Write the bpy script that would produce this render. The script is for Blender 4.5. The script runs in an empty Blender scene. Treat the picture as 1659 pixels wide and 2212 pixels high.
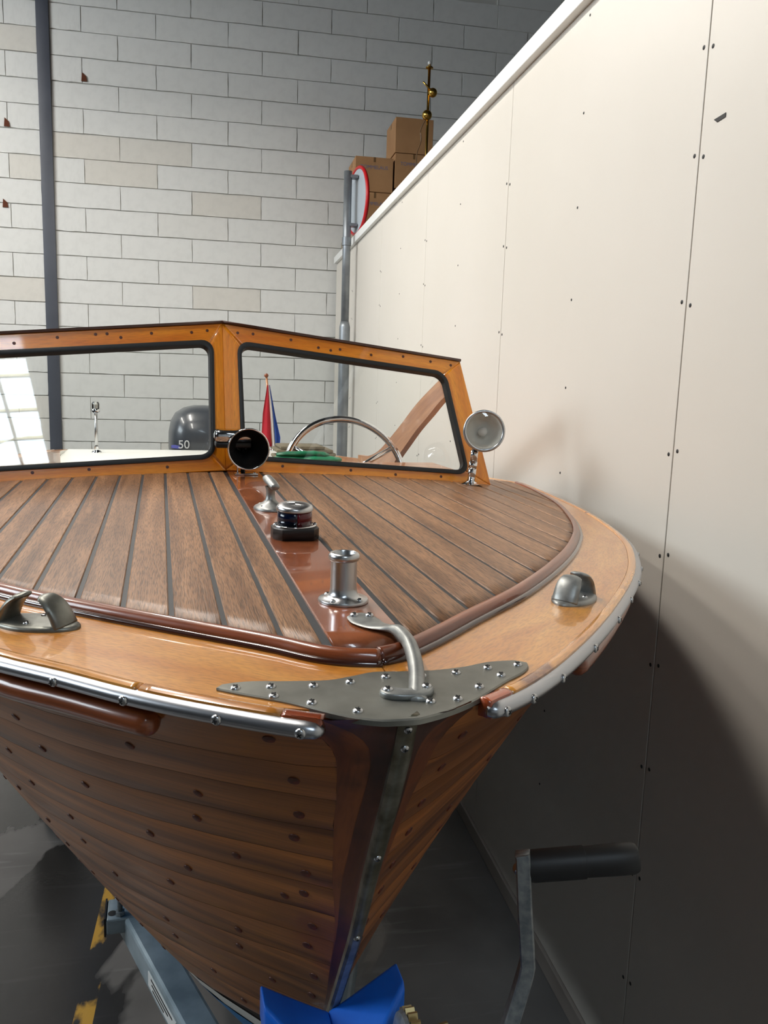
import bpy, bmesh, math, random
import numpy as np
from mathutils import Vector, Matrix

random.seed(7)
SC = bpy.context.scene
COL = SC.collection
PI = math.pi

# ------------------------------------------------------------------ camera
EYE = 1.76
cam = bpy.data.cameras.new('camera')
cam_ob = bpy.data.objects.new('camera', cam)
COL.objects.link(cam_ob)
cam.sensor_fit = 'VERTICAL'
cam.sensor_height = 24.0
cam.lens = 24.0 * 1750.0 / 2212.0
cam.clip_start = 0.02
SC.cycles.use_light_tree = False; SC.cycles.max_bounces = 5; SC.cycles.caustics_reflective = False; SC.cycles.caustics_refractive = False; SC.cycles.adaptive_threshold = 0.04; SC.cycles.diffuse_bounces = 3; SC.cycles.glossy_bounces = 3; SC.cycles.transparent_max_bounces = 8; SC.cycles.transmission_bounces = 4
_r = Vector((0.98169, -0.18796, 0.03099))
_d = Vector((0.00027, -0.16131, -0.98690))
_f = Vector((0.19049, 0.96884, -0.15831))
_m = Matrix((( _r.x, -_d.x, -_f.x), (_r.y, -_d.y, -_f.y), (_r.z, -_d.z, -_f.z))).to_4x4()
_m.translation = Vector((0, 0, EYE))
cam_ob.matrix_world = _m
SC.camera = cam_ob

# ------------------------------------------------------------------ world, exposure
w = bpy.data.worlds.new('world'); SC.world = w; w.use_nodes = True
w.node_tree.nodes['Background'].inputs[0].default_value = (0.55, 0.68, 0.9, 1)
w.node_tree.nodes['Background'].inputs[1].default_value = 0.6
SC.view_settings.view_transform = 'Standard'
SC.view_settings.look = 'None'
SC.view_settings.exposure = 0.2
SC.view_settings.gamma = 1.0
SC.view_settings.use_curve_mapping = False
LAMP_ON = 12.0       # glow of the fluorescent tubes
LAMP_W = 47.0        # light each lamp gives, watts
SKYLIGHT_ON = 16.0    # daylight roof light
WINDOW_ON = 11.0      # daylight in the side window
LAMP_COL = (1.0, 0.94, 0.865)
SKY_COL = (0.72, 0.86, 1.0)

# ------------------------------------------------------------------ materials
def lin(c):
    return tuple(((x/255.0)/12.92 if x/255.0 <= .04045 else ((x/255.0+.055)/1.055)**2.4) for x in c)

def mat(name, rgb, rough=.5, metal=0.0, coat=0.0, spec=.5, emit=None, estr=0.0, bump=None, var=None, coat_rough=.08):
    m = bpy.data.materials.new(name); m.use_nodes = True
    nt = m.node_tree; b = nt.nodes['Principled BSDF']
    c = lin(rgb)
    b.inputs['Base Color'].default_value = (*c, 1)
    b.inputs['Roughness'].default_value = rough
    b.inputs['Metallic'].default_value = metal
    b.inputs['Coat Weight'].default_value = coat
    b.inputs['Coat Roughness'].default_value = coat_rough
    b.inputs['Specular IOR Level'].default_value = spec
    if emit:
        b.inputs['Emission Color'].default_value = (*emit, 1)
        b.inputs['Emission Strength'].default_value = estr
    if var or bump:
        tc = nt.nodes.new('ShaderNodeTexCoord')
    if var:      # (scale, other rgb, contrast low, high[, detail])
        n = nt.nodes.new('ShaderNodeTexNoise'); n.inputs['Scale'].default_value = var[0]; n.inputs['Detail'].default_value = 5
        r = nt.nodes.new('ShaderNodeValToRGB')
        r.color_ramp.elements[0].position = var[2]; r.color_ramp.elements[1].position = var[3]
        r.color_ramp.elements[0].color = (*lin(var[1]), 1); r.color_ramp.elements[1].color = (*c, 1)
        nt.links.new(tc.outputs['Object'], n.inputs['Vector']); nt.links.new(n.outputs['Fac'], r.inputs['Fac'])
        nt.links.new(r.outputs['Color'], b.inputs['Base Color'])
    if bump:     # (scale, strength, distance)
        n2 = nt.nodes.new('ShaderNodeTexNoise'); n2.inputs['Scale'].default_value = bump[0]; n2.inputs['Detail'].default_value = 4
        bp = nt.nodes.new('ShaderNodeBump'); bp.inputs['Strength'].default_value = bump[1]; bp.inputs['Distance'].default_value = bump[2]
        nt.links.new(tc.outputs['Object'], n2.inputs['Vector']); nt.links.new(n2.outputs['Fac'], bp.inputs['Height'])
        nt.links.new(bp.outputs['Normal'], b.inputs['Normal'])
    return m

def wood(name, light, dark, rough=.35, coat=0.0, fine=.55, sx=2.2, sy=38, pore=.35, blotch=None, rand=.25, bump=.15):
    """grain runs along UV.x (metres)"""
    m = bpy.data.materials.new(name); m.use_nodes = True
    nt = m.node_tree; N = nt.nodes; L = nt.links; b = N['Principled BSDF']
    uv = N.new('ShaderNodeUVMap'); uv.uv_map = 'UVMap'
    oi = N.new('ShaderNodeObjectInfo')
    mul = N.new('ShaderNodeMath'); mul.operation = 'MULTIPLY'; mul.inputs[1].default_value = 37.0
    L.new(oi.outputs['Random'], mul.inputs[0])
    cmb = N.new('ShaderNodeCombineXYZ'); L.new(mul.outputs[0], cmb.inputs[2])
    add = N.new('ShaderNodeVectorMath'); add.operation = 'ADD'
    L.new(uv.outputs['UV'], add.inputs[0]); L.new(cmb.outputs[0], add.inputs[1])
    mp = N.new('ShaderNodeMapping'); mp.inputs['Scale'].default_value = (sx, sy, 1); L.new(add.outputs[0], mp.inputs['Vector'])
    n1 = N.new('ShaderNodeTexNoise'); n1.inputs['Scale'].default_value = 1.0; n1.inputs['Detail'].default_value = 6; n1.inputs['Distortion'].default_value = .6
    L.new(mp.outputs[0], n1.inputs['Vector'])
    mp2 = N.new('ShaderNodeMapping'); mp2.inputs['Scale'].default_value = (sx*14, sy*16, 1); L.new(add.outputs[0], mp2.inputs['Vector'])
    n2 = N.new('ShaderNodeTexNoise'); n2.inputs['Scale'].default_value = 1.0; n2.inputs['Detail'].default_value = 3
    L.new(mp2.outputs[0], n2.inputs['Vector'])
    r1 = N.new('ShaderNodeValToRGB'); e = r1.color_ramp.elements
    e[0].position = .30; e[0].color = (*lin(dark), 1); e[1].position = .68; e[1].color = (*lin(light), 1)
    L.new(n1.outputs['Fac'], r1.inputs['Fac'])
    r2 = N.new('ShaderNodeValToRGB'); e = r2.color_ramp.elements
    e[0].position = .36; e[0].color = (1-pore, 1-pore, 1-pore, 1); e[1].position = .56; e[1].color = (1, 1, 1, 1)
    L.new(n2.outputs['Fac'], r2.inputs['Fac'])
    mx = N.new('ShaderNodeMix'); mx.data_type = 'RGBA'; mx.blend_type = 'MULTIPLY'; mx.inputs[0].default_value = fine*1.4 if fine < .7 else 1
    L.new(r1.outputs['Color'], mx.inputs[6]); L.new(r2.outputs['Color'], mx.inputs[7])
    last = mx.outputs[2]
    if blotch:   # (scale, rgb, lo, hi)
        n3 = N.new('ShaderNodeTexNoise'); n3.inputs['Scale'].default_value = blotch[0]; n3.inputs['Detail'].default_value = 3
        L.new(add.outputs[0], n3.inputs['Vector'])
        r3 = N.new('ShaderNodeValToRGB'); e = r3.color_ramp.elements
        e[0].position = blotch[2]; e[0].color = (0, 0, 0, 1); e[1].position = blotch[3]; e[1].color = (1, 1, 1, 1)
        L.new(n3.outputs['Fac'], r3.inputs['Fac'])
        m3 = N.new('ShaderNodeMix'); m3.data_type = 'RGBA'; m3.inputs[7].default_value = (*lin(blotch[1]), 1)
        L.new(r3.outputs['Color'], m3.inputs[0]); L.new(last, m3.inputs[6]); last = m3.outputs[2]
    hs = N.new('ShaderNodeHueSaturation')
    mr = N.new('ShaderNodeMapRange'); mr.inputs[3].default_value = 1-rand; mr.inputs[4].default_value = 1+rand
    L.new(oi.outputs['Random'], mr.inputs[0]); L.new(mr.outputs[0], hs.inputs['Value']); L.new(last, hs.inputs['Color'])
    L.new(hs.outputs['Color'], b.inputs['Base Color'])
    b.inputs['Roughness'].default_value = rough
    b.inputs['Coat Weight'].default_value = coat; b.inputs['Coat Roughness'].default_value = .04
    if bump:
        bp = N.new('ShaderNodeBump'); bp.inputs['Strength'].default_value = bump; bp.inputs['Distance'].default_value = .0006
        L.new(n2.outputs['Fac'], bp.inputs['Height']); L.new(bp.outputs['Normal'], b.inputs['Normal'])
    return m

def glass(name, tint=(1, 1, 1), refl=1.0):
    m = bpy.data.materials.new(name); m.use_nodes = True
    nt = m.node_tree; nt.nodes.clear()
    o = nt.nodes.new('ShaderNodeOutputMaterial'); mx = nt.nodes.new('ShaderNodeMixShader')
    t = nt.nodes.new('ShaderNodeBsdfTransparent'); t.inputs[0].default_value = (*tint, 1)
    g = nt.nodes.new('ShaderNodeBsdfGlossy'); g.inputs['Roughness'].default_value = .02
    fr = nt.nodes.new('ShaderNodeFresnel'); fr.inputs['IOR'].default_value = 1.75
    nt.links.new(fr.outputs[0], mx.inputs[0]); nt.links.new(t.outputs[0], mx.inputs[1]); nt.links.new(g.outputs[0], mx.inputs[2])
    nt.links.new(mx.outputs[0], o.inputs[0])
    return m

M = {}
M['teak'] = wood('teak_deck', (166, 122, 86), (116, 80, 53), rough=.42, sx=3, sy=45, pore=.55, fine=.7, rand=.10, bump=.4)
M['king'] = wood('king_plank_varnish', (168, 98, 62), (132, 70, 40), rough=.25, coat=.8, sx=3.5, sy=14, pore=.12, rand=.05, bump=.05)
M['cover'] = wood('covering_board_varnish', (216, 150, 66), (190, 116, 38), rough=.28, coat=.7, sx=6, sy=26, pore=.30, rand=.04, bump=.05)
M['hullwood'] = wood('hull_mahogany', (184, 112, 48), (92, 46, 17), rough=.4, coat=.12, sx=1.5, sy=34, pore=.3, rand=.16, bump=.08, blotch=(7, (84, 44, 26), .58, .85))
M['apron'] = wood('apron_mahogany', (164, 92, 40), (96, 44, 16), rough=.38, coat=.12, sx=3, sy=20, pore=.2, rand=.1, bump=.03, blotch=(13, (52, 28, 14), .55, .72))
M['stemwood'] = wood('stem_mahogany', (104, 50, 22), (48, 22, 10), rough=.38, coat=.12, sx=3, sy=20, pore=.15, rand=.15, bump=.03, blotch=(14, (34, 18, 10), .55, .75))
M['mould'] = wood('moulding_mahogany', (156, 82, 42), (100, 44, 20), rough=.3, coat=.5, sx=3, sy=40, pore=.2, rand=.05, bump=.03)
M['bead'] = mat('dark_bead_varnish', (58, 30, 22), rough=.18, coat=.8)
M['rail'] = wood('rail_varnish', (226, 160, 74), (184, 112, 40), rough=.25, coat=.8, sx=4, sy=40, pore=.3, rand=.05, bump=.04, blotch=(16, (120, 68, 34), .62, .72))
M['railtip'] = wood('rail_end_varnish', (176, 84, 44), (130, 52, 24), rough=.2, coat=.9, sx=4, sy=40, pore=.2)
M['frame'] = wood('windscreen_frame_varnish', (252, 162, 38), (222, 122, 14), rough=.3, coat=.7, sx=3, sy=30, pore=.22, rand=.05, bump=.03)
M['framecap'] = mat('dark_cap_varnish', (74, 40, 26), rough=.3, coat=.5)
M['plug'] = mat('wood_plug', (86, 42, 20), rough=.4)
M['bung'] = mat('hull_bung', (116, 52, 30), rough=.5, var=(90, (60, 26, 14), .35, .65))
M['caulk'] = mat('black_caulk', (52, 54, 56), rough=.55)
M['backing'] = mat('dark_backing', (30, 18, 12), rough=.8)
M['rubber'] = mat('black_rubber', (20, 21, 22), rough=.45)
M['steel'] = mat('polished_steel', (192, 193, 194), rough=.28, metal=1.0)
M['stripsteel'] = mat('brushed_half_round_steel', (186, 188, 192), rough=.32, metal=1.0, bump=(60, .05, .001))
M['chrome'] = mat('chrome', (222, 224, 226), rough=.08, metal=1.0)
M['plate'] = mat('dull_steel_plate', (146, 146, 138), rough=.42, metal=.75, var=(22, (122, 122, 115), .35, .7))
M['cast'] = mat('cast_grey_metal', (158, 160, 157), rough=.4, metal=.6, var=(60, (130, 132, 130), .35, .7))
M['bronze'] = mat('worn_bronze', (134, 135, 127), rough=.38, metal=.65, var=(50, (104, 105, 98), .3, .7))
M['stemband'] = mat('worn_stem_band', (138, 134, 120), rough=.34, metal=.7, var=(40, (92, 86, 68), .35, .65))
M['screwdark'] = mat('screw_slot', (28, 28, 28), rough=.6)
M['reflector'] = mat('silvered_reflector', (246, 246, 240), rough=.16, metal=.3)
M['black'] = mat('black_plastic', (24, 24, 25), rough=.42)
M['grip'] = mat('black_grip_plastic', (30, 30, 31), rough=.5)
M['navblue'] = mat('dark_blue_lens', (6, 18, 44), rough=.15)
M['navred'] = mat('dark_red_lens', (88, 12, 26), rough=.15)
M['galv'] = mat('galvanised_steel', (164, 168, 168), rough=.42, metal=.6, var=(120, (120, 128, 132), .3, .7))
M['galvblue'] = mat('galvanised_frame_steel', (178, 194, 202), rough=.45, metal=.4, var=(14, (138, 154, 162), .3, .7))
M['brass'] = mat('polished_brass', (214, 172, 84), rough=.2, metal=1.0)
M['brassgear'] = mat('zinc_yellow_gear', (196, 178, 130), rough=.35, metal=.9)
M['bluepl'] = mat('blue_rubber_block', (22, 112, 226), rough=.42, var=(9, (14, 92, 198), .35, .65), bump=(30, .1, .002))
M['white'] = mat('white_paint', (226, 226, 220), rough=.4)
M['bottomblue'] = mat('blue_bottom_paint', (36, 118, 176), rough=.55)
M['interior'] = wood('cockpit_wood', (196, 138, 92), (160, 100, 60), rough=.35, coat=.4, sx=2, sy=20, pore=.2, rand=.05)
M['sole'] = mat('cockpit_sole_grey', (96, 92, 88), rough=.7)
M['cowl'] = mat('outboard_cowl_grey', (56, 60, 66), rough=.32, coat=.3)
M['decal'] = mat('silver_decal', (190, 192, 194), rough=.4)
M['decalblue'] = mat('blue_decal', (84, 88, 170), rough=.4)
M['flagred'] = mat('flag_red', (174, 28, 44), rough=.85)
M['flagwhite'] = mat('flag_white', (222, 220, 216), rough=.85)
M['flagblue'] = mat('flag_blue', (42, 74, 150), rough=.85)
M['green'] = mat('green_canvas', (12, 132, 88), rough=.4, var=(14, (8, 92, 62), .35, .6))
M['blanket'] = mat('folded_brown_blanket', (128, 118, 98), rough=.9, var=(30, (98, 90, 74), .3, .7))
M['cardboard'] = mat('cardboard', (176, 134, 92), rough=.85, var=(6, (164, 122, 82), .3, .7))
M['cardprint'] = mat('faded_blue_print', (104, 112, 140), rough=.8)
M['tape'] = mat('brown_tape', (112, 84, 52), rough=.4)
M['zinc'] = mat('zinc_pipe', (150, 156, 160), rough=.42, metal=.6, var=(12, (126, 132, 138), .3, .7))
M['signback'] = mat('sign_back_grey', (176, 186, 194), rough=.5)
M['signred'] = mat('sign_red', (196, 24, 30), rough=.4)
M['column'] = mat('dark_grey_steel_paint', (82, 86, 96), rough=.5, var=(3, (70, 74, 84), .3, .7))
M['panelwall'] = mat('white_wall_panel', (216, 211, 202), rough=.42, spec=.35, var=(1.3, (211, 206, 196), .3, .7))
M['trim'] = mat('white_trim', (238, 240, 238), rough=.35)
M['base'] = mat('grey_baseboard', (150, 142, 134), rough=.5)
M['mortar'] = mat('mortar', (200, 199, 193), rough=.9, bump=(60, .3, .004))
M['ceil'] = mat('ceiling_grey', (70, 72, 76), rough=.8)
M['hallwall'] = mat('hall_wall_grey', (84, 86, 90), rough=.85)
M['frontwall'] = mat('front_wall_white', (205, 205, 204), rough=.85)
M['mezz'] = mat('mezzanine_board', (150, 140, 122), rough=.8)
M['rust'] = mat('brown_hole', (92, 46, 24), rough=.9)
M['tyre'] = mat('tyre', (26, 26, 27), rough=.8)
M['glass'] = glass('clear_glass', (.93, .95, .94))
M['lens'] = glass('lamp_lens', (.97, .97, .95))
M['tubefill'] = mat('added_fill_tube', (255, 255, 255), emit=LAMP_COL, estr=LAMP_ON*.95)  # tubes of the added fill row on the left
M['tube'] = mat('fluorescent_tube', (255, 255, 255), emit=LAMP_COL, estr=LAMP_ON)
M['skyl'] = mat('daylit_roof_light', (255, 255, 255), emit=SKY_COL, estr=SKYLIGHT_ON)
M['skyl2'] = mat('daylit_window', (255, 255, 255), emit=(.84, .93, 1.0), estr=WINDOW_ON)
for _n in ('tube', 'tubefill'): M[_n].cycles.emission_sampling = 'NONE'
M['lampbody'] = mat('lamp_housing', (225, 225, 222), rough=.4)

def block_material():
    m = bpy.data.materials.new('painted_block'); m.use_nodes = True
    nt = m.node_tree; N = nt.nodes; L = nt.links; b = N['Principled BSDF']
    tc = N.new('ShaderNodeTexCoord'); oi = N.new('ShaderNodeObjectInfo')
    mr = N.new('ShaderNodeMapRange'); mr.inputs[1].default_value = 0; mr.inputs[2].default_value = 1
    r = N.new('ShaderNodeValToRGB'); e = r.color_ramp.elements
    e[0].position = .0; e[0].color = (*lin((216, 213, 205)), 1); e[1].position = .10; e[1].color = (*lin((222, 223, 220)), 1)
    x = r.color_ramp.elements.new(.07); x.color = (*lin((216, 214, 207)), 1)
    L.new(oi.outputs['Random'], r.inputs['Fac'])
    n = N.new('ShaderNodeTexNoise'); n.inputs['Scale'].default_value = 14; n.inputs['Detail'].default_value = 6
    L.new(tc.outputs['Object'], n.inputs['Vector'])
    r2 = N.new('ShaderNodeValToRGB'); e = r2.color_ramp.elements
    e[0].position = .28; e[0].color = (.86, .86, .86, 1); e[1].position = .55; e[1].color = (1, 1, 1, 1)
    L.new(n.outputs['Fac'], r2.inputs['Fac'])
    mx = N.new('ShaderNodeMix'); mx.data_type = 'RGBA'; mx.blend_type = 'MULTIPLY'; mx.inputs[0].default_value = .5
    L.new(r.outputs['Color'], mx.inputs[6]); L.new(r2.outputs['Color'], mx.inputs[7]); L.new(mx.outputs[2], b.inputs['Base Color'])
    b.inputs['Roughness'].default_value = .85
    bp = N.new('ShaderNodeBump'); bp.inputs['Strength'].default_value = .25; bp.inputs['Distance'].default_value = .003
    L.new(n.outputs['Fac'], bp.inputs['Height']); L.new(bp.outputs['Normal'], b.inputs['Normal'])
    return m
M['block'] = block_material()

def bed_material():
    m = bpy.data.materials.new('block_wall_bed'); m.use_nodes = True
    nt = m.node_tree; N = nt.nodes; L = nt.links; b = N['Principled BSDF']; b.inputs['Roughness'].default_value = .9
    tc = N.new('ShaderNodeTexCoord'); sp = N.new('ShaderNodeSeparateXYZ'); cb = N.new('ShaderNodeCombineXYZ'); L.new(tc.outputs['Object'], sp.inputs[0])
    ax = N.new('ShaderNodeMath'); ax.operation = 'ADD'; ax.inputs[1].default_value = 1.166+5.88; L.new(sp.outputs['X'], ax.inputs[0])
    az = N.new('ShaderNodeMath'); az.operation = 'SUBTRACT'; az.inputs[1].default_value = EYE+.58-.196*13; L.new(sp.outputs['Z'], az.inputs[0])
    L.new(ax.outputs[0], cb.inputs[0]); L.new(az.outputs[0], cb.inputs[1])
    t = N.new('ShaderNodeTexBrick'); L.new(cb.outputs[0], t.inputs['Vector'])
    t.inputs['Scale'].default_value = 1; t.inputs['Brick Width'].default_value = .588; t.inputs['Row Height'].default_value = .196; t.inputs['Mortar Size'].default_value = .004
    t.inputs['Color1'].default_value = (*lin((222, 223, 220)), 1); t.inputs['Color2'].default_value = (*lin((217, 217, 212)), 1); t.inputs['Mortar'].default_value = (*lin((196, 195, 188)), 1)
    L.new(t.outputs['Color'], b.inputs['Base Color'])
    return m
M['bed'] = bed_material()

def floor_material():
    m = bpy.data.materials.new('stained_concrete'); m.use_nodes = True
    nt = m.node_tree; N = nt.nodes; L = nt.links; b = N['Principled BSDF']
    tc = N.new('ShaderNodeTexCoord'); geo = tc.outputs['Object']
    def noise(scale, detail=5, dist=0, stretch=None):
        n = N.new('ShaderNodeTexNoise'); n.inputs['Scale'].default_value = scale; n.inputs['Detail'].default_value = detail; n.inputs['Distortion'].default_value = dist
        if stretch:
            mp = N.new('ShaderNodeMapping'); mp.inputs['Scale'].default_value = stretch; L.new(geo, mp.inputs['Vector']); L.new(mp.outputs[0], n.inputs['Vector'])
        else:
            L.new(geo, n.inputs['Vector'])
        return n.outputs['Fac']
    def ramp(src, a, bb, ca=(0, 0, 0), cb=(1, 1, 1)):
        r = N.new('ShaderNodeValToRGB'); r.color_ramp.elements[0].position = a; r.color_ramp.elements[1].position = bb
        r.color_ramp.elements[0].color = (*ca, 1); r.color_ramp.elements[1].color = (*cb, 1); L.new(src, r.inputs['Fac']); return r.outputs['Color']
    def mixc(fac, a, c):
        x = N.new('ShaderNodeMix'); x.data_type = 'RGBA'; L.new(fac, x.inputs[0])
        if isinstance(a, tuple): x.inputs[6].default_value = (*a, 1)
        else: L.new(a, x.inputs[6])
        if isinstance(c, tuple): x.inputs[7].default_value = (*c, 1)
        else: L.new(c, x.inputs[7])
        return x.outputs[2]
    def math_(op, a, c=None):
        x = N.new('ShaderNodeMath'); x.operation = op
        for i, s in enumerate((a, c)):
            if s is None: continue
            if isinstance(s, (int, float)): x.inputs[i].default_value = s
            else: L.new(s, x.inputs[i])
        return x.outputs[0]
    base = ramp(noise(1.6, 8, .4), .3, .72, lin((76, 74, 72)), lin((118, 116, 114)))
    scr = ramp(noise(3.0, 8, 0, (1, 9, 1)), .60, .74)
    base = mixc(math_('MULTIPLY', scr, .25), base, lin((165, 165, 165)))
    # damp patches, with a hard ragged edge
    wetf = noise(.8, 6, 1.2)
    wet = ramp(wetf, .50, .515)
    base = mixc(math_('MULTIPLY', wet, .85), base, lin((36, 35, 34)))
    # worn yellow line painted at x = -0.385
    sep = N.new('ShaderNodeSeparateXYZ'); L.new(geo, sep.inputs[0])
    dx = math_('ABSOLUTE', math_('ADD', sep.outputs['X'], .388))
    line = math_('LESS_THAN', dx, .027)
    worn = ramp(noise(9, 9, .2, (1, .45, 1)), .47, .53)
    gap = ramp(noise(1.25, 2, 0, (.05, 1, 1)), .40, .46)
    lm = math_('MULTIPLY', math_('MULTIPLY', line, worn), gap)
    base = mixc(lm, base, lin((196, 152, 64)))
    # pale plaster spill beneath the boat
    pale = ramp(noise(1.9, 6, .3), .64, .67)
    base = mixc(math_('MULTIPLY', pale, .5), base, lin((150, 148, 142)))
    L.new(base, b.inputs['Base Color'])
    rr = ramp(wetf, .50, .515, (.52, .52, .52), (.24, .24, .24)); L.new(rr, b.inputs['Roughness'])
    bp = N.new('ShaderNodeBump'); bp.inputs['Strength'].default_value = .2; bp.inputs['Distance'].default_value = .002
    L.new(noise(40, 6), bp.inputs['Height']); L.new(bp.outputs['Normal'], b.inputs['Normal'])
    return m
M['floor'] = floor_material()

# ------------------------------------------------------------------ mesh helpers
class MB:
    def __init__(self):
        self.V = []; self.F = []; self.U = []; self.I = []
    def add(self, V, F, U=None, mi=0):
        o = len(self.V); self.V += [tuple(map(float, v)) for v in V]
        self.U += [tuple(map(float, u)) for u in (U if U is not None else [(v[1], v[0]) for v in V])]
        for f in F:
            self.F.append(tuple(i+o for i in f)); self.I.append(mi)
    def grid(self, P, close_i=False, close_j=False, mi=0, uv=None, flip=False):
        P = np.asarray(P, float); n, m = P.shape[:2]
        if uv is None:
            s = np.zeros((n, m)); t = np.zeros((n, m))
            s[1:] = np.cumsum(np.linalg.norm(np.diff(P, axis=0), axis=2), axis=0)
            t[:, 1:] = np.cumsum(np.linalg.norm(np.diff(P, axis=1), axis=2), axis=1)
            s = np.repeat(s.mean(1, keepdims=True), m, 1)
            uv = np.stack([s, t], 2)
        F = []
        for i in range(n if close_i else n-1):
            for j in range(m if close_j else m-1):
                a, b, c, d = i*m+j, ((i+1) % n)*m+j, ((i+1) % n)*m+(j+1) % m, i*m+(j+1) % m
                F.append((a, d, c, b) if flip else (a, b, c, d))
        self.add(P.reshape(-1, 3), F, uv.reshape(-1, 2), mi)
    def cap(self, pts, mi=0, flip=False):
        n = len(pts); f = tuple(range(n))
        self.add(pts, [f[::-1] if flip else f], None, mi)
    def loft(self, P, caps=True, mi=0):
        """P[i][j]: closed sections j along i"""
        P = np.asarray(P, float)
        self.grid(P, close_j=True, mi=mi)
        if caps:
            self.cap(P[0], mi, False); self.cap(P[-1][::-1], mi, False)
    def tube(self, path, rad, seg=12, mi=0, caps=True, prof=None, up=(0, 0, 1)):
        path = np.asarray(path, float); n = len(path)
        rad = np.broadcast_to(np.asarray(rad, float).reshape(-1, 1) if np.ndim(rad) < 2 else np.asarray(rad, float), (n, 1 if np.ndim(rad) < 2 else 2))
        if rad.shape[1] == 1: rad = np.repeat(rad, 2, 1)
        T = np.gradient(path, axis=0); T /= np.linalg.norm(T, axis=1)[:, None]+1e-12
        a = np.linspace(0, 2*PI, seg, endpoint=False)
        pr = np.stack([np.cos(a), np.sin(a)], 1) if prof is None else np.asarray(prof, float)
        up = np.asarray(up, float); S = []
        prev = None
        for i in range(n):
            x = np.cross(T[i], up)
            if np.linalg.norm(x) < 1e-3: x = prev if prev is not None else np.cross(T[i], (1, 0, 0))
            x = x/np.linalg.norm(x)
            if prev is not None and x @ prev < 0: x = -x
            prev = x
            y = np.cross(x, T[i])
            S.append([path[i]+x*p[0]*rad[i, 0]+y*p[1]*rad[i, 1] for p in pr])
        self.loft(S, caps, mi)
    def lathe(self, prof, seg=24, c=(0, 0, 0), axis=None, mi=0, k=1.0):
        """prof: (r, h) pairs along the axis"""
        prof = [(p[0]*k, p[1]*k) for p in prof]
        ax = np.asarray(axis if axis is not None else (0, 0, 1), float); ax /= np.linalg.norm(ax)
        h = np.array((1., 0, 0)) if abs(ax[0]) < .9 else np.array((0, 1., 0))
        e1 = np.cross(h, ax); e1 /= np.linalg.norm(e1); e2 = np.cross(ax, e1)
        c = np.asarray(c, float); a = np.linspace(0, 2*PI, seg, endpoint=False)
        P = [[c+ax*hh+(e1*math.cos(t)+e2*math.sin(t))*max(r, 1e-5) for t in a] for r, hh in prof]
        self.grid(P, close_j=True, mi=mi, flip=True)
    def box(self, c, s, R=None, mi=0, ch=0.0):
        c = np.asarray(c, float); hx, hy, hz = [x/2 for x in s]
        if ch <= 0:
            V = [(-hx, -hy, -hz), (hx, -hy, -hz), (hx, hy, -hz), (-hx, hy, -hz), (-hx, -hy, hz), (hx, -hy, hz), (hx, hy, hz), (-hx, hy, hz)]
            F = [(0, 3, 2, 1), (4, 5, 6, 7), (0, 1, 5, 4), (1, 2, 6, 5), (2, 3, 7, 6), (3, 0, 4, 7)]
        else:
            bm = bmesh.new(); bmesh.ops.create_cube(bm, size=1)
            for v in bm.verts: v.co = Vector((v.co.x*s[0], v.co.y*s[1], v.co.z*s[2]))
            bmesh.ops.bevel(bm, geom=bm.edges[:], offset=ch, segments=2, affect='EDGES', profile=.5)
            bm.verts.ensure_lookup_table()
            V = [tuple(v.co) for v in bm.verts]; F = [tuple(v.index for v in f.verts) for f in bm.faces]; bm.free()
        V = np.array(V)
        if R is not None: V = V @ np.asarray(R, float).T
        V = V+c
        # uv: longest axis along u
        k = int(np.argmax(s)); o = [i for i in range(3) if i != k]
        L0 = (V-c) if R is None else (V-c) @ np.asarray(R, float)
        self.add(V, F, [(v[k], v[o[0]]+v[o[1]]) for v in L0], mi)
    def prism(self, out, z0, z1, mi=0, f=None, ch=0.0):
        """outline (x, y) ccw, extruded z0..z1, f maps (x,y,z)->point"""
        f = f or (lambda x, y, z: (x, y, z)); out = [tuple(p) for p in out]
        n = len(out); A = np.array(out); cen = A.mean(0)
        rings = [(A, z0)]
        if ch > 0:
            d = cen-A; d /= np.linalg.norm(d, axis=1)[:, None]+1e-9
            rings += [(A, z1-ch), (A+d*ch*.5, z1-ch*.25), (A+d*ch, z1)]
        else: rings += [(A, z1)]
        P = [[f(p[0], p[1], z) for p in r] for r, z in rings]
        UV = np.array([[(p[1], p[0]) for p in r] for r, z in rings])
        self.grid(P, close_j=True, mi=mi, uv=UV, flip=True)
        o = len(self.V); self.add(P[-1], [tuple(range(n))], UV[-1], mi)
        self.add(P[0], [tuple(range(n))[::-1]], UV[0], mi)
    def mesh(self, name, mats, smooth=40):
        me = bpy.data.meshes.new(name); me.from_pydata(self.V, [], self.F)
        for m in (mats if isinstance(mats, (list, tuple)) else [mats]): me.materials.append(M[m])
        me.polygons.foreach_set('material_index', self.I)
        uvl = me.uv_layers.new(name='UVMap')
        li = np.zeros(len(me.loops), dtype=np.int32); me.loops.foreach_get('vertex_index', li)
        uvl.data.foreach_set('uv', np.array(self.U, dtype=np.float32)[li].ravel())
        if smooth:
            me.polygons.foreach_set('use_smooth', [True]*len(me.polygons))
            me.set_sharp_from_angle(angle=math.radians(smooth))
        me.validate(); me.update()
        return me
    def build(self, name, mats, parent=None, smooth=40, fix=True):
        me = self.mesh(name, mats, smooth)
        if fix:
            bm = bmesh.new(); bm.from_mesh(me); bmesh.ops.remove_doubles(bm, verts=bm.verts, dist=1e-6)
            bmesh.ops.recalc_face_normals(bm, faces=bm.faces); bm.to_mesh(me); bm.free()
        return link(name, me, parent)

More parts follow.
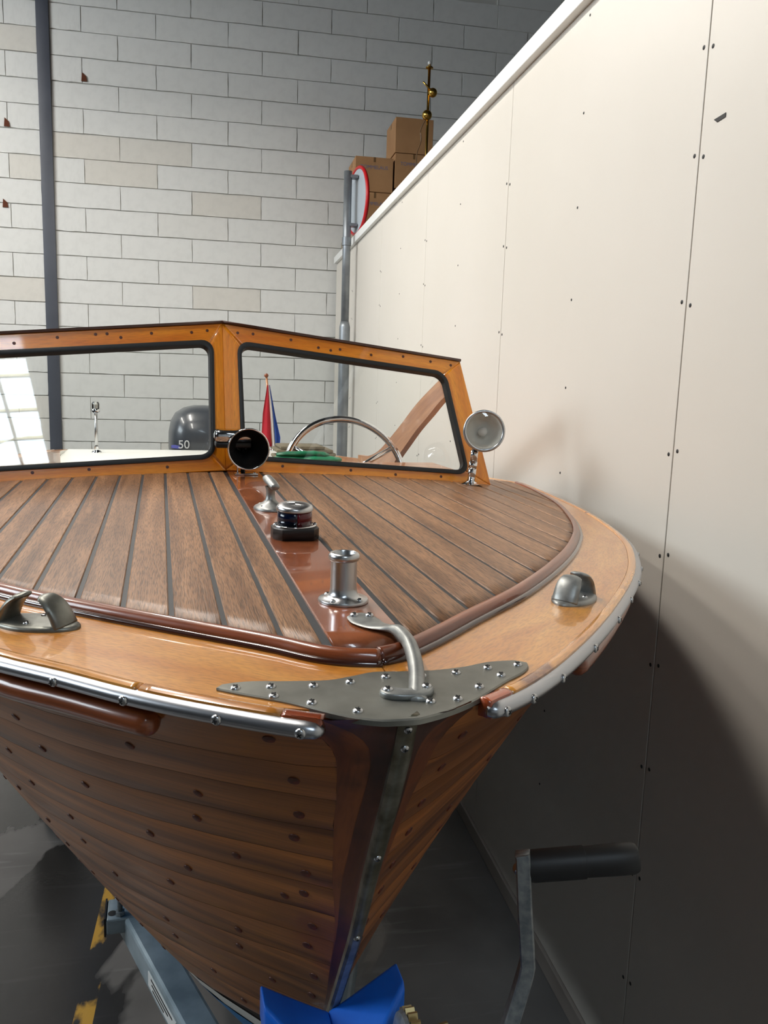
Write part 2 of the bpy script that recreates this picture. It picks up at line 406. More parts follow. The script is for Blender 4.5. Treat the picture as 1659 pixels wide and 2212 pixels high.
def link(name, me, parent=None, loc=None, rot=None, scale=None):
    o = bpy.data.objects.new(name, me); COL.objects.link(o)
    if parent is not None: o.parent = parent
    if loc is not None: o.location = loc
    if rot is not None:
        o.rotation_mode = 'QUATERNION'; o.rotation_quaternion = rot
    if scale is not None: o.scale = scale
    return o
def empty(name, parent=None, loc=(0, 0, 0), rz=0):
    o = bpy.data.objects.new(name, None); COL.objects.link(o); o.empty_display_size = .05
    o.location = loc; o.rotation_euler = (0, 0, rz)
    if parent is not None: o.parent = parent
    return o
def tag(o, label=None, cat=None, group=None, kind=None):
    if label: o['label'] = label
    if cat: o['category'] = cat
    if group: o['group'] = group
    if kind: o['kind'] = kind
    return o
def zto(n):
    return Vector((0, 0, 1)).rotation_difference(Vector(n))
def cr(pts, n=8, closed=False):
    """Catmull-Rom through points"""
    P = np.asarray(pts, float); out = []; k = len(P)
    for i in range(k if closed else k-1):
        p0, p1, p2, p3 = P[(i-1) % k] if closed or i > 0 else 2*P[0]-P[1], P[i], P[(i+1) % k], P[(i+2) % k] if closed or i+2 < k else 2*P[-1]-P[-2]
        for j in range(n):
            t = j/n
            out.append(.5*((2*p1)+(-p0+p2)*t+(2*p0-5*p1+4*p2-p3)*t*t+(-p0+3*p1-3*p2+p3)*t**3))
    if not closed: out.append(P[-1])
    return np.array(out)
def pchip(xs, ys):
    xs = np.array(xs, float); ys = np.array(ys, float); h = np.diff(xs); dl = np.diff(ys)/h
    m = np.zeros_like(ys); m[0] = dl[0]; m[-1] = dl[-1]
    for i in range(1, len(xs)-1):
        m[i] = 0 if dl[i-1]*dl[i] <= 0 else 2*dl[i-1]*dl[i]/(dl[i-1]+dl[i])
    def f(x):
        x = np.asarray(x, float); i = np.clip(np.searchsorted(xs, x)-1, 0, len(xs)-2)
        t = np.clip((x-xs[i])/h[i], 0, 1); t2 = t*t; t3 = t2*t
        return (2*t3-3*t2+1)*ys[i]+(t3-2*t2+t)*h[i]*m[i]+(-2*t3+3*t2)*ys[i+1]+(t3-t2)*h[i]*m[i+1]
    return f

# ================================================================== THE HALL
WX = .957          # face of the panelled partition on the right
BY = 7.48          # face of the block wall at the back
CEIL = 5.6
b = MB(); b.box((-.5, 1.0, -.05), (13, 15, .1)); o = b.build('floor', 'floor', smooth=0); tag(o, kind='structure')
b = MB(); b.box((-.5, 1.0, CEIL+.1), (13, 15, .2)); o = b.build('ceiling', 'ceil', smooth=0); tag(o, kind='structure')
b = MB(); b.box((-7.0, 1.0, CEIL/2), (.2, 15, CEIL)); o = b.build('wall_left', 'hallwall', smooth=0); tag(o, kind='structure')
b = MB(); b.box((-.5, -6.4, CEIL/2), (13.2, .2, CEIL)); o = b.build('wall_front', 'frontwall', smooth=0); tag(o, kind='structure')
b = MB(); b.box((6.0, 1.0, CEIL/2), (.2, 15, CEIL)); o = b.build('wall_far_right', 'hallwall', smooth=0); tag(o, kind='structure')

# back wall: mortar bed with separate painted blocks
b = MB(); b.box((-.5, BY+.112, CEIL/2), (13, .2, CEIL)); wall_back = b.build('wall_back', 'mortar', smooth=0); tag(wall_back, kind='structure')
bmesh_variants = []
for k in range(5):
    rnd = random.Random(k)
    b = MB(); L_, H_ = .588, .189
    nx, nz = 6, 3
    # bevelled slab with slightly ragged edges
    out = []
    for i in range(nx): out.append((-L_/2+L_*i/nx, -H_/2+rnd.uniform(-.0025, .0025)))
    for i in range(nz): out.append((L_/2+rnd.uniform(-.003, .003), -H_/2+H_*i/nz))
    for i in range(nx): out.append((L_/2-L_*i/nx, H_/2+rnd.uniform(-.0025, .0025)))
    for i in range(nz): out.append((-L_/2+rnd.uniform(-.003, .003), H_/2-H_*i/nz))
    b.prism(out, -.03, .0022, f=lambda x, y, z: (x, -z, y), ch=.0018)
    bmesh_variants.append((b.mesh('block', 'block', 20)))
for (x0_, x1_, z0_, z1_) in ((2.35, 5.9, 0, CEIL), (-6.9, -2.75, 0, CEIL), (-2.75, 2.35, 0, .98)):
    b = MB(); b.box(((x0_+x1_)/2, BY+.008, (z0_+z1_)/2), (x1_-x0_, .014, z1_-z0_)); b.build('wall_field', 'bed', wall_back, smooth=0)
COL_X0, COL_X1 = -1.508, -1.409
Z0 = EYE+.58-.0   # a bed joint runs at this height
k0 = int(Z0/.2)
nblocks = 0
for row in range(-8, 14):
    zc = Z0+row*.196+.098
    if zc < .9 or zc > CEIL-.1: continue
    # vertical joints: rows alternate
    off = -1.166 if row % 2 == 1 else -.882
    for i in range(-4, 7):
        x0 = off+i*.588; x1 = x0+.588
        if x1 < -2.9 or x0 > 2.4: continue
        if nblocks >= 296: continue
        # blocks are cut at the steel column
        for (a, c) in ((x0, min(x1, COL_X0)), (max(x0, COL_X1), x1)):
            if c-a < .04: continue
            me = bmesh_variants[random.randrange(5)]
            ob = link('block', me, wall_back, loc=((a+c)/2, BY+random.uniform(-.002, .002), zc), scale=((c-a-.004)/.588, 1, 1.0))
            nblocks += 1
for (x, z) in ((-1.150, 2.389), (-1.758, 1.989), (-1.794, 1.357)):
    b = MB(); b.prism([(-.022, -.03), (.022, -.03), (.016, .01), (-.016, .038)], 0, .006, f=lambda p, q, r: (p+x, BY-.004-r, q+z+EYE))
    b.build('chipped_hole', 'rust', wall_back, smooth=0)

# steel column standing in the wall
col = empty('steel_column', loc=(-1.458, BY+.036, 0)); tag(col, 'dark grey steel column standing against the white block wall', 'column')
b = MB(); b.box((0, -.05, CEIL/2), (.098, .014, CEIL-.02), ch=.002); b.build('flange', 'column', col)
b = MB(); b.box((0, .0, CEIL/2), (.012, .09, CEIL-.02)); b.build('web', 'column', col)

# partition on the right: boards screwed to studs
TOPZ = EYE+1.02
b = MB(); b.box((WX+.075, .55, TOPZ/2), (.12, 13.7, TOPZ)); wall_right = b.build('wall_right', 'panelwall', smooth=0); tag(wall_right, kind='structure')
edges = [-5.58, -4.38, -3.18, -1.98, -.78, .42, 1.617, 2.82, 4.02, 5.22, 6.42, 7.4]
for a, c in zip(edges[:-1], edges[1:]):
    b = MB(); b.box((WX+.0075, (a+c)/2, .03+(TOPZ-.03)/2), (.015, c-a-.0035, TOPZ-.03), ch=.0016); b.build('panel', 'panelwall', wall_right, smooth=15)
b = MB(); b.lathe([(.0, .0012), (.0032, .0012), (.0046, .0004), (.0048, -.004)], 10, axis=(-1, 0, 0)); screw_me = b.mesh('screw', 'screwdark')
jz = [.69, .48, .184, -.133, -.362, -.618, -.868, -1.143, -1.42]
for ey in edges[1:-1]:
    if ey < 1.0: continue
    for z in jz:
        for s in (-1, 1):
            link('screw', screw_me, wall_right, loc=(WX-.0002, ey+s*.017, EYE+z+s*.006*(-1 if z < 0 else 1)*.8))
    if ey < 5:
        for z in (.989, .742, .495, .246, 0, -.246, -.49, -.73, -.98, -1.22, -1.46):
            link('screw', screw_me, wall_right, loc=(WX-.0002, ey+.6, EYE+z), scale=(1, .8, .8))
b = MB()
b.prism([(-.008, 0), (.02, .002), (.02, .010), (-.02, .008)], 0, .001, f=lambda p, q, r: (WX-.0005-r, 1.552-p, EYE+.53+q)); b.build('scuff_mark', 'screwdark', wall_right, smooth=0)
# white cap along the top
b = MB(); b.box((WX+.05, .55, TOPZ+.028), (.15, 13.7, .056), ch=.003); o = b.build('trim_1', 'trim', smooth=15); tag(o, kind='structure')
b = MB(); b.box((WX-.006, .55, .03), (.012, 13.7, .06), ch=.003); o = b.build('baseboard_right', 'base', smooth=15); tag(o, kind='structure')
# store room roof behind the partition
b = MB(); b.box((3.55, .55, TOPZ-.12), (4.8, 13.7, .06)); mez = b.build('mezzanine_floor', 'mezz', smooth=0); tag(mez, kind='structure')
MEZ = TOPZ-.09

# daylight from a window in the wall on the left
w2 = empty('window_2', loc=(-6.885, 2.6, 3.5)); tag(w2, kind='structure')
for j in range(4):
    b = MB(); b.box((0, -1.5+j*1.0, 1.0), (.012, .94, 2.0)); b.build('pane', 'skyl2', w2, smooth=0)
    b = MB(); b.box((.02, -2.0+j*1.0, 1.0), (.05, .06, 2.12)); b.build('mullion', 'trim', w2, smooth=0)
b = MB(); b.box((.02, 2.0, 1.0), (.05, .06, 2.12)); b.build('mullion', 'trim', w2, smooth=0)
for z in (-.03, 2.03):
    b = MB(); b.box((.02, 0, z), (.05, 4.06, .06)); b.build('window_frame', 'trim', w2, smooth=0)

# roof light and lamps
sk = empty('window_1', loc=(.12, -3.35, CEIL-.012), rz=math.radians(19)); tag(sk, kind='structure')
b = MB(); b.box((.375, .1, 0), (.55, 2.7, .012)); b.build('pane', 'skyl', sk, smooth=0)
for y in np.linspace(-1.25, 1.45, 6):
    b = MB(); b.box((.375, y, -.02), (.59, .03, .03)); b.build('glazing_bar', 'brassgear', sk, smooth=0)
for x in (.09, .375, .66):
    b = MB(); b.box((x, .1, -.02), (.03, 2.74, .03)); b.build('glazing_bar', 'brassgear', sk, smooth=0)
lamp_names = ['above the windscreen', 'above the stern', 'above the camera end of the boat']
for (lx, nm) in ((-.85, 'row above the boat'), (-3.3, 'added fill row left of the boat')):  # left row is unseen fill, added to brighten the block wall and hull side
    for j, ly in enumerate((2.1, 4.45) if lx > -2 else (4.0, 5.7)):
        t = empty('ceiling_lamp', loc=(lx, ly, 4.15 if lx > -2 else 5.1)); tag(t, 'white fluorescent lamp hung in the %s, %s' % (nm, ['nearest the camera', 'nearest the block wall'][j]), 'lamp', 'fluorescent ceiling lamps')
        b = MB(); b.prism([(-.12, -.02), (.12, -.02), (.06, .05), (-.06, .05)], -.78, .78, f=lambda x, y, z: (x, z, y)); b.build('housing', 'lampbody', t, smooth=0)
        for s in (-.06, .06):
            b = MB(); b.tube([(s, -.75, -.035), (s, .75, -.035)], .014, 10); b.build('tube', 'tube' if lx > -2 else 'tubefill', t)
        la = bpy.data.lights.new('tube_light', 'AREA'); la.shape = 'RECTANGLE'; la.size = .24; la.size_y = 1.5; la.color = LAMP_COL
        la.energy = LAMP_W*(1.0 if lx > -2 else 1.25)
        lo = bpy.data.objects.new('tube_light', la); COL.objects.link(lo); lo.parent = t; lo.location = (0, 0, -.06)
        for s in (-.6, .6):
            b = MB(); b.tube([(0, s, .045), (0, s, CEIL-t.location.z)], .003, 6); b.build('hanger', 'galv', t)
# ================================================================== THE BOAT
# boat frame: local x = athwart (v), local y = aft (u), z up from the hall floor
YAW = math.radians(4.4)
boat = empty('motorboat', loc=(.1515, .5645, 0), rz=YAW)
tag(boat, 'varnished wooden motorboat with teak foredeck, split windscreen and steel bow plate', 'boat')
Zs = -.2511
def camb(u):
    t = np.clip((np.asarray(u, float)-.3)/1.0, 0, 1); return .075-.025*t*t*(3-2*t)
def sheer(u):
    u = np.asarray(u, float); k = np.minimum(u, 1.62); return .008*k+.0043*k*k-.062*np.maximum(u-1.62, 0)
def zdeck(u, v): return EYE+Zs+sheer(u)-np.minimum(.072, camb(u)+.013)*v*v-.013*v
def zcov(u, v): return EYE+Zs-.0095+sheer(u)-camb(u)*v*v-.013*v
AFT = [(1.7, .832), (2.3, .84), (3.0, .80), (3.9, .72)]
GUN = {1: pchip(*zip(*([(.017, -.004), (.0185, .010), (.030, .040), (.0466, .0682), (.0826, .1217), (.187, .2304), (.3435, .3669), (.5398, .5166), (.6577, .591), (.7909, .6618), (.9557, .7214), (1.19, .778)]+AFT))),
      -1: pchip(*zip(*([(.017, .004), (.0185, .027), (.0235, .055), (.0306, .0726), (.0775, .1496), (.1305, .2192), (.1854, .2775), (.245, .3426), (.36, .435), (.5398, .548), (.6577, .612), (.7909, .672), (.9557, .728), (1.19, .782)]+AFT)))}
TIN = {1: pchip(*zip(*[(.158, 0), (.168, .022), (.1924, .0525), (.2645, .1268), (.3866, .2499), (.6142, .4321), (.7534, .524), (.8534, .582), (.987, .6445), (1.2707, .7437), (1.62, .805), (2.2, .82)])),
      -1: pchip(*zip(*[(.154, 0), (.158, .022), (.1698, .0464), (.2067, .0872), (.2766, .1728), (.3609, .2689), (.4745, .3817), (.62, .485), (.76, .56), (.9, .622), (1.1, .694), (1.29, .75), (1.62, .805), (2.2, .82)]))}
def inv(f, lo, hi):
    us = np.linspace(lo, hi, 800); vs = f(us); return lambda v: np.interp(v, vs, us)
TINV = {s: inv(TIN[s], .15, 2.0) for s in (1, -1)}

# ---- foredeck: black caulked base, king plank and laid planks
deck = empty('foredeck', boat)
UEND = 1.62
rows = np.concatenate([np.linspace(0, .2, 8), np.linspace(.25, 1, 16)])
b = MB(); P = []
for q in np.linspace(-1, 1, 25):
    s = 1 if q >= 0 else -1
    line = []
    vmax = .80*abs(q)
    us = float(TINV[s](vmax))-.004
    for t in rows:
        u = us+(UEND-us)*t; line.append((s*vmax, u, zdeck(u, s*vmax)-.0016))
    P.append(line)
b.grid(P, flip=True); b.build('caulking', 'caulk', deck, fix=False)
def plank(name, v0, v1, m, lift=0.0, bev=.0012):
    nrow = 22; cols = np.array([v0, v0+bev, (v0+v1)/2, v1-bev, v1]); dz = np.array([-bev, 0, 0, 0, -bev])
    top = []
    for t in np.concatenate([np.linspace(0, .15, 5), np.linspace(.2, 1, nrow-5)]):
        line = []
        for v, z in zip(cols, dz):
            s = 1 if v >= 0 else -1
            us = float(TINV[s](abs(v))); u = us+(UEND-us)*t
            line.append((v, u, zdeck(u, v)+z+lift))
        lo = [(line[-1][0], line[-1][1], line[-1][2]-.006), (line[0][0], line[0][1], line[0][2]-.006)]
        top.append(line+lo)
    top = np.array(top)
    uv = np.stack([top[:, :, 1], top[:, :, 0]], 2)
    b = MB(); b.grid(top, close_j=True, uv=uv); b.cap(top[0]); b.cap(top[-1][::-1])
    return b.build(name, m, deck, smooth=35)
GAP = .0055
seams = {1: [.042, .0895, .141, .198, .2555, .312, .3705, .4304, .4916, .553, .613, .673, .733, .79],
         -1: [.042, .083, .134, .186, .2365, .287, .338, .389, .441, .494, .547, .60, .655, .71, .765, .80]}
for s in (-1, 1):
    sv = seams[s]
    for i in range(len(sv)-1):
        a, c = sv[i]+GAP/2+(.003 if i == 0 else 0), sv[i+1]-GAP/2
        plank('plank', *sorted((s*a, s*c)), 'teak')
plank('king_plank', -.039, .0395, 'king', lift=.0012)

# ---- covering boards (lower margin round the bow)
def ribbon(side, us, fin, fout, zf, thick=.012, up=0.0, cols=5):
    P = []
    for u in us:
        a, c = fin(u), fout(u); line = []
        for q in np.linspace(0, 1, cols):
            uu = a[0]+(c[0]-a[0])*q; vv = a[1]+(c[1]-a[1])*q
            line.append((vv, uu, float(zf(uu, vv))+up))
        line += [(line[-1][0], line[-1][1], line[-1][2]-thick), (line[0][0], line[0][1], line[0][2]-thick)]
        P.append(line)
    return np.array(P)
def off(f, side, u, d):
    """point on outline at u, moved inboard by d"""
    e = .004; v = float(f(u)); dv = (float(f(u+e))-float(f(max(u-e, .017))))/(u+e-max(u-e, .017))
    n = np.array([dv, -1.0]); n /= np.linalg.norm(n)       # towards the centre line and aft
    return (u+n[0]*d, side*max(v+n[1]*d, 0.0))
ts = np.concatenate([[.0171, .0175, .0182, .019, .021], np.linspace(.024, .06, 10), np.linspace(.07, .4, 26), np.linspace(.44, 1.6, 26), np.linspace(1.75, 3.9, 12)])
for s in (-1, 1):
    def fin(u, s=s):
        # inner edge runs under the moulding
        k = float(np.interp(u, [.017, .0185, .022, .03, .08, .2, .4, .8, 1.6, 1.75, 3.9], [.150, .156, .163, .174, .215, .325, .50, .88, 1.62, 1.75, 3.9]))
        return (k, s*max(float(TIN[s](k))-.012, 0.0)) if k < 1.63 else (k, s*.66)
    P = ribbon(s, ts, fin, lambda u, s=s: off(GUN[s], s, u, float(np.interp(u, [.02, .05, .07], [.022, .012, .009]))), zcov, cols=6)
    b = MB(); b.loft(P); b.build('covering_board', 'cover', boat, smooth=35)

# ---- moulding between deck and covering board
def offset_curve(f, side, us, d):
    return [off(f, side, u, d) for u in us]
tm = np.concatenate([[.1545, .1565, .159], np.linspace(.162, .2, 9), np.linspace(.215, .5, 20), np.linspace(.54, 1.62, 24)])
for s in (-1, 1):
    f = TIN[s]; lo = .158 if s > 0 else .154
    prof = [(-.002, -.004), (-.001, .0022), (.003, .0036), (.007, .0030), (.0105, .0002), (.0125, -.005), (.0125, -.014), (-.002, -.014)]
    P = []; Q = []
    for u in np.concatenate([[-1], tm]):
        apex = u < 0; u = max(u, lo+.0002); v = float(f(u)); e = .003
        dv = (float(f(u+e))-float(f(max(u-e, lo))))/(u+e-max(u-e, lo)); n = np.array([-dv, 1.0]); n /= np.linalg.norm(n)   # outboard (du, dv)
        if apex: n = np.array([-1.0, 0.0]); v = 0.0
        z0 = float(zdeck(u, s*v)); fade = 1.0
        sec = []
        for (d, h) in prof:
            uu, vv = u+n[0]*d, v+n[1]*d
            sec.append((s*max(vv, -.001), uu, z0+h))
        P.append(sec)
        sec = []
        for a in np.linspace(0, 2*PI, 8, endpoint=False):
            d, h = .0142+.0042*math.cos(a), -.0075+.0042*math.sin(a)
            uu, vv = u+n[0]*d, v+n[1]*d
            sec.append((s*max(vv, -.001), uu, z0+h-.001))
        Q.append(sec)
    b = MB(); b.loft(P); mo = b.build('deck_moulding', 'mould', boat, smooth=50)
    b = MB(); b.loft(Q); b.build('dark_bead', 'bead', mo, smooth=60)

# ---- rub rail: varnished wood and half-round steel strip
def screw_mesh(r=.0045, name='screw', slot=True):
    b = MB(); b.lathe([(r*1.02, -.001), (r, .0004), (r*.86, .0013), (r*.5, .0020), (0, .0023)], 14)
    if slot:
        b.box((0, 0, .0021), (r*1.0, r*.24, .0009), mi=1); b.box((0, 0, .0021), (r*.24, r*1.0, .0009), mi=1)
    return b.mesh(name, ['steel', 'screwdark'], 50)
SCREW = screw_mesh()
SCREW_S = screw_mesh(.0036)
def put_screw(parent, loc, n=(0, 0, 1), me=None, spin=None):
    q = zto(n) @ Matrix.Rotation(random.uniform(0, PI) if spin is None else spin, 3, 'Z').to_quaternion()
    return link('screw', me or SCREW, parent, loc=loc, rot=q)
def gpoint(s, u, d, h):
    """d outboard of the gunwale line, h above the covering board edge"""
    uu, vv = off(GUN[s], s, u, -d)
    v0 = float(GUN[s](u))
    return (vv, uu, float(zcov(u, s*v0))+h)
def gnorm(s, u):
    a = np.array(gpoint(s, u, 0, 0)); c = np.array(gpoint(s, u, .01, 0)); n = c-a; n[2] = 0; return n/np.linalg.norm(n)
for s in (-1, 1):
    u0 = .0325 if s < 0 else .045
    segs = [(u0, u0+.016, 'railtip'), (u0+.0165, .1255, 'rail'), (.128, 3.85, 'rail')] if s < 0 else [(u0, u0+.018, 'railtip'), (u0+.0185, 3.85, 'rail')]
    rr = empty('rub_rail', boat)
    for (a, c, m) in segs:
        us = a+(c-a)*np.linspace(0, 1, 12 if c < 1 else 60)**(1.0 if c < 1 else 1.7)
        prof = [(-.0085, -.014), (-.0085, .0010), (-.006, .0026), (-.001, .0028), (.003, .0012), (.0045, -.003), (.0045, -.014)]
        P = [[gpoint(s, u, d, h) for d, h in prof] for u in us]
        b = MB(); b.loft(P); b.build('wood_strip', m, rr, smooth=45)
    u1 = u0-.001
    us = np.concatenate([[u1, u1+.001, u1+.003, u1+.007], u1+.01+(3.85-u1)*np.linspace(0, 1, 70)**1.7])
    sc = np.concatenate([[.25, .62, .9, 1.0], np.ones(70)])
    prof = [(.0, -.0150), (.0, -.0005), (.005, -.0008), (.0095, -.003), (.012, -.0075), (.0095, -.0125), (.005, -.0150)]
    P = [[gpoint(s, u, .001+d*k, -.0078+(h+.0078)*k) for d, h in prof] for u, k in zip(us, sc)]
    b = MB(); b.loft(P); st = b.build('steel_strip', 'stripsteel', rr, smooth=60)
    scr = [.039, .0765, .131, .188, .25, .33, .42] if s < 0 else [.052, .075, .118, .20, .305, .40, .50, .60, .72, .85, 1.0, 1.2]
    for u in scr:
        n = gnorm(s, u); n = n+np.array((0, 0, -.15 if s < 0 else .05)); p = np.array(gpoint(s, u, .0128, -.0082))
        put_screw(rr, p, n)
    # lower spray rail
    us = np.concatenate([[.120, .1215, .124], np.linspace(.128, .5, 22), np.linspace(.56, 3.6, 30)]) if s < 0 else np.concatenate([[.200, .2015, .205], np.linspace(.21, .6, 16), np.linspace(.66, 3.6, 26)])
    sc = np.concatenate([[.35, .75, .95], np.ones(len(us)-3)])
    a_ = np.linspace(0, 2*PI, 12, endpoint=False)
    P = [[gpoint(s, u, -.008+(.0125*math.cos(a))*k, -.0335+(.0120*math.sin(a))*k) for a in a_] for u, k in zip(us, sc)]
    b = MB(); b.loft(P); b.build('spray_rail', 'mould', boat, smooth=60)

# ---- hull
_k = .9588
stem_tab = [(u, z) for u, z in ((.0283-.006, -.2535), (.0283, -.264), (.040, -.2946), (.074, -.3658), (.1273, -.466), (.174, -.5586), (.220, -.637), (.262, -.708), (.340, -.83), (.45, -.965), (.60, -1.09), (.88, -1.17), (1.4, -1.19), (3.95, -1.20))]
KEEL = pchip([p[0] for p in stem_tab], [p[1] for p in stem_tab])
STEM = pchip([p[1] for p in stem_tab][::-1], [p[0] for p in stem_tab][::-1])
def V0(u): return -.008*np.clip(1-(u-.3)/1.2, 0, 1)
def hull_top(u, s):
    g = np.maximum(GUN[s](np.maximum(u, .018))-np.interp(u, [.03, .10], [.003, .010]), .004); return g, zcov(u, s*g)-EYE-np.interp(u, [.035, .09], [.001, .013])
def hull_v(u, z, s, ins=0.0):
    """half breadth at station u, height z (relative to eye)"""
    g, zt = hull_top(u, s); k = KEEL(u); t = np.clip((z-k)/np.maximum(zt-k, 1e-3), 1e-4, 1)
    p = (.22+1.28*np.exp(-u/.9)) if s < 0 else (.5+1.0*np.exp(-u/1.5))
    return np.maximum(g*t**p-ins, .0035)
def hp(s, u, z, out=0.0):
    v = float(hull_v(u, z, s)); e = .004
    dvu = (float(hull_v(u+e, z, s))-v)/e; dvz = (float(hull_v(u, z+e, s))-v)/e
    n = np.array([1.0, -dvu, -dvz]); n /= np.linalg.norm(n)
    return np.array([s*(v+n[0]*out)+float(V0(u)), u+n[1]*out, EYE+z+n[2]*out])
def hnorm(s, u, z):
    a = hp(s, u, z, 0); c = hp(s, u, z, .01); return (c-a)/np.linalg.norm(c-a)
hull = empty('hull', boat)
ZW = -.895                       # waterline
def ztop(u, s): return float(hull_top(u, s)[1])
# plank ends run along the stem rabbet
def u_end(z): return float(STEM(z))+float(np.interp(z, [-.95, -.80, -.70, -.60, -.50, -.40, -.35, -.30, -.26], [.004, .007, .012, .018, .024, .029, .025, .020, .018]))
def strake(s, e, name, m, ulist=None, lo=None, hi=None, crown=.0006, inset=0.0):
    # e-th strake from the sheer; hi/lo are functions of u giving heights
    us = np.concatenate([np.linspace(0, .12, 8), np.linspace(.16, 1, 30)])
    P = []; UV = []
    for t in us:
        line = []; uvl = []
        for q in np.linspace(.005, .995, 6):
            # start of this run: solve along stem
            u = None
            ue = .05
            for _ in range(6):
                z = hi(ue)+(lo(ue)-hi(ue))*q; ue = u_end(min(max(z, -1.1), -.262))
            u = ue+(3.9-ue)*t**1.8
            z = hi(u)+(lo(u)-hi(u))*q
            z = max(z, float(KEEL(u))+.004)
            c = crown*(1-(2*q-1)**4)-(.0006 if q < .01 or q > .99 else 0)
            line.append(hp(s, u, z, c+inset)); uvl.append((u, (hi(u)+(lo(u)-hi(u))*q)))
        P.append(line); UV.append(uvl)
    b = MB(); b.grid(P, uv=np.array(UV), flip=(s > 0))
    return b.build(name, m, hull, smooth=50, fix=False)
def edge_fn(s, k):
    # k-th seam below the sheer: planks widen aft
    def f(u):
        zt = ztop(u, s); w = .040+.018*min(u, 1.2)
        return zt-.012-k*w if k > 0 else zt
    return f
NST = 12
for s in (-1, 1):
    for k in range(NST):
        hi, lo = edge_fn(s, k), edge_fn(s, k+1)
        hi2 = lambda u, h=hi: max(h(u), ZW-.0); lo2 = lambda u, l=lo: max(l(u), ZW)
        if hi(.6) <= ZW+.01: continue
        strake(s, k, 'plank', 'hullwood', hi=hi2, lo=lo2)
    strake(s, 20, 'boot_stripe', 'white', hi=lambda u: ZW, lo=lambda u: ZW-.036, crown=0)
    b = MB(); P = []
    for u in np.concatenate([np.linspace(.40, 1.2, 20), np.linspace(1.3, 3.9, 14)]):
        zz = np.linspace(ZW-.035, float(KEEL(u)), 10) if float(KEEL(u)) < ZW-.05 else np.linspace(ZW-.035, ZW-.0351, 10)
        P.append([hp(s, u, max(z, float(KEEL(u))+.0005), .0005) for z in zz])
    b.grid(P, flip=(s > 0)); b.build('bottom', 'bottomblue', hull, fix=False)
    # dark shell behind the seams
    b = MB(); P = []
    for u in np.concatenate([np.linspace(.03, .5, 40), np.linspace(.55, 3.9, 30)]):
        zt = ztop(u, s)-.001; k = float(KEEL(u))
        P.append([hp(s, u, z, -.0022) for z in np.linspace(zt, k+.002, 26)])
    b.grid(P, flip=(s > 0)); b.build('inner_shell', 'backing', hull, fix=False)
# transom
b = MB(); pts = [hp(-1, 3.9, z) for z in np.linspace(-.41, -1.19, 16)]+[hp(1, 3.9, z) for z in np.linspace(-1.19, -.41, 16)]
b.cap(pts); b.build('transom', 'hullwood', hull, smooth=0)
# bungs over the fastenings
b = MB(); b.lathe([(.0054, -.001), (.0052, .0001), (.0044, .0003), (0, .0003)], 12); BUNG = b.mesh('bung', 'bung')
rnd = random.Random(3)
for s in (-1, 1):
    for k in range(NST):
        for u0 in ([.030, .20, .33, .47, .62, .80, 1.0] if s < 0 else [.03, .3, .6]):
            z_ = .5*(edge_fn(s, k)(.3)+edge_fn(s, k+1)(.3))
            ue = u_end(max(z_, -.95)) if u0 < .05 else 0
            u = (ue+.014) if u0 < .05 else u0+rnd.uniform(-.03, .03)
            for q in (rnd.uniform(.35, .65),):
                hi, lo = edge_fn(s, k)(u), edge_fn(s, k+1)(u); z = hi+(lo-hi)*q
                if z < ZW+.01 or z < float(KEEL(u))+.02 or z > ztop(u, s)-.02: continue
                link('bung', BUNG, hull, loc=hp(s, u, z, .0014), rot=zto(hnorm(s, u, z)), scale=(1.15 if u0 < .05 else .85, 1, 1))

# ---- stem post with metal band
zz = np.concatenate([np.linspace(-.258, -.32, 8), np.linspace(-.34, -.95, 24)])
post = empty('stem_post', boat)
for s in (-1, 1):
    P = []; Q = []
    for z in zz:
        us, ue = float(STEM(z)), u_end(z)
        mid = us+(ue-us)*np.interp(z, [-.95, -.6, -.27], [.98, .95, .40])
        P.append([hp(s, u, z, .0012) for u in np.linspace(us+.0004, mid, 5)])
        Q.append([hp(s, u, z, .0006) for u in np.linspace(mid, ue, 5)])
    b = MB(); b.grid(P, flip=(s > 0)); b.build('stem_facing', 'stemwood', post, smooth=60, fix=False)
    b = MB(); b.grid(Q, flip=(s > 0)); b.build('apron', 'apron', post, smooth=60, fix=False)
P = []
for z in zz:
    u = float(STEM(z)); v0 = float(V0(u)); h = np.interp(z, [-.95, -.6, -.3], [.0055, .0062, .0082])
    P.append([(v0-h, u+.006, EYE+z), (v0-h, u-.001, EYE+z), (v0-h*.55, u-.0038, EYE+z), (v0+h*.55, u-.0038, EYE+z), (v0+h, u-.001, EYE+z), (v0+h, u+.006, EYE+z)])
b = MB(); b.loft(P); band = b.build('stem_band', 'stemband', post, smooth=40)
for z in (-.272, -.291, -.43, -.56):
    u = float(STEM(z)); put_screw(post, (float(V0(u)), u-.004, EYE+z), (0, -1, -.4), SCREW_S)

# ---- steel plate on the bow
pl = [(.1063, -.1522), (.1159, -.1468), (.1183, -.1275), (.1128, -.0927), (.1088, -.0572), (.1149, -.0337), (.1218, -.0112), (.1195, .0115), (.1183, .0406), (.1232, .0726), (.1345, .1084), (.1356, .1303), (.1289, .1402), (.1167, .1377), (.082, .0982), (.0433, .0516), (.0294, .0284), (.0205, .0079), (.0167, -.0053), (.0175, -.0268), (.025, -.0479), (.037, -.065), (.0682, -.0993), (.0897, -.1303)]
cl = cr([(v, u) for u, v in pl], 4, True)
plate = empty('bow_plate', boat)
b = MB()
def plz(v, u, h): return float(zcov(u, v))+h
up_e = sorted([p for p in pl[1:13]], key=lambda p: p[1]); lo_e = sorted([pl[0]]+pl[13:], key=lambda p: p[1])
fu_ = pchip([-.1522]+[p[1] for p in up_e], [.1085]+[p[0] for p in up_e]); fl_ = pchip([p[1] for p in lo_e]+[.1402], [p[0] for p in lo_e]+[.1250])
P = []
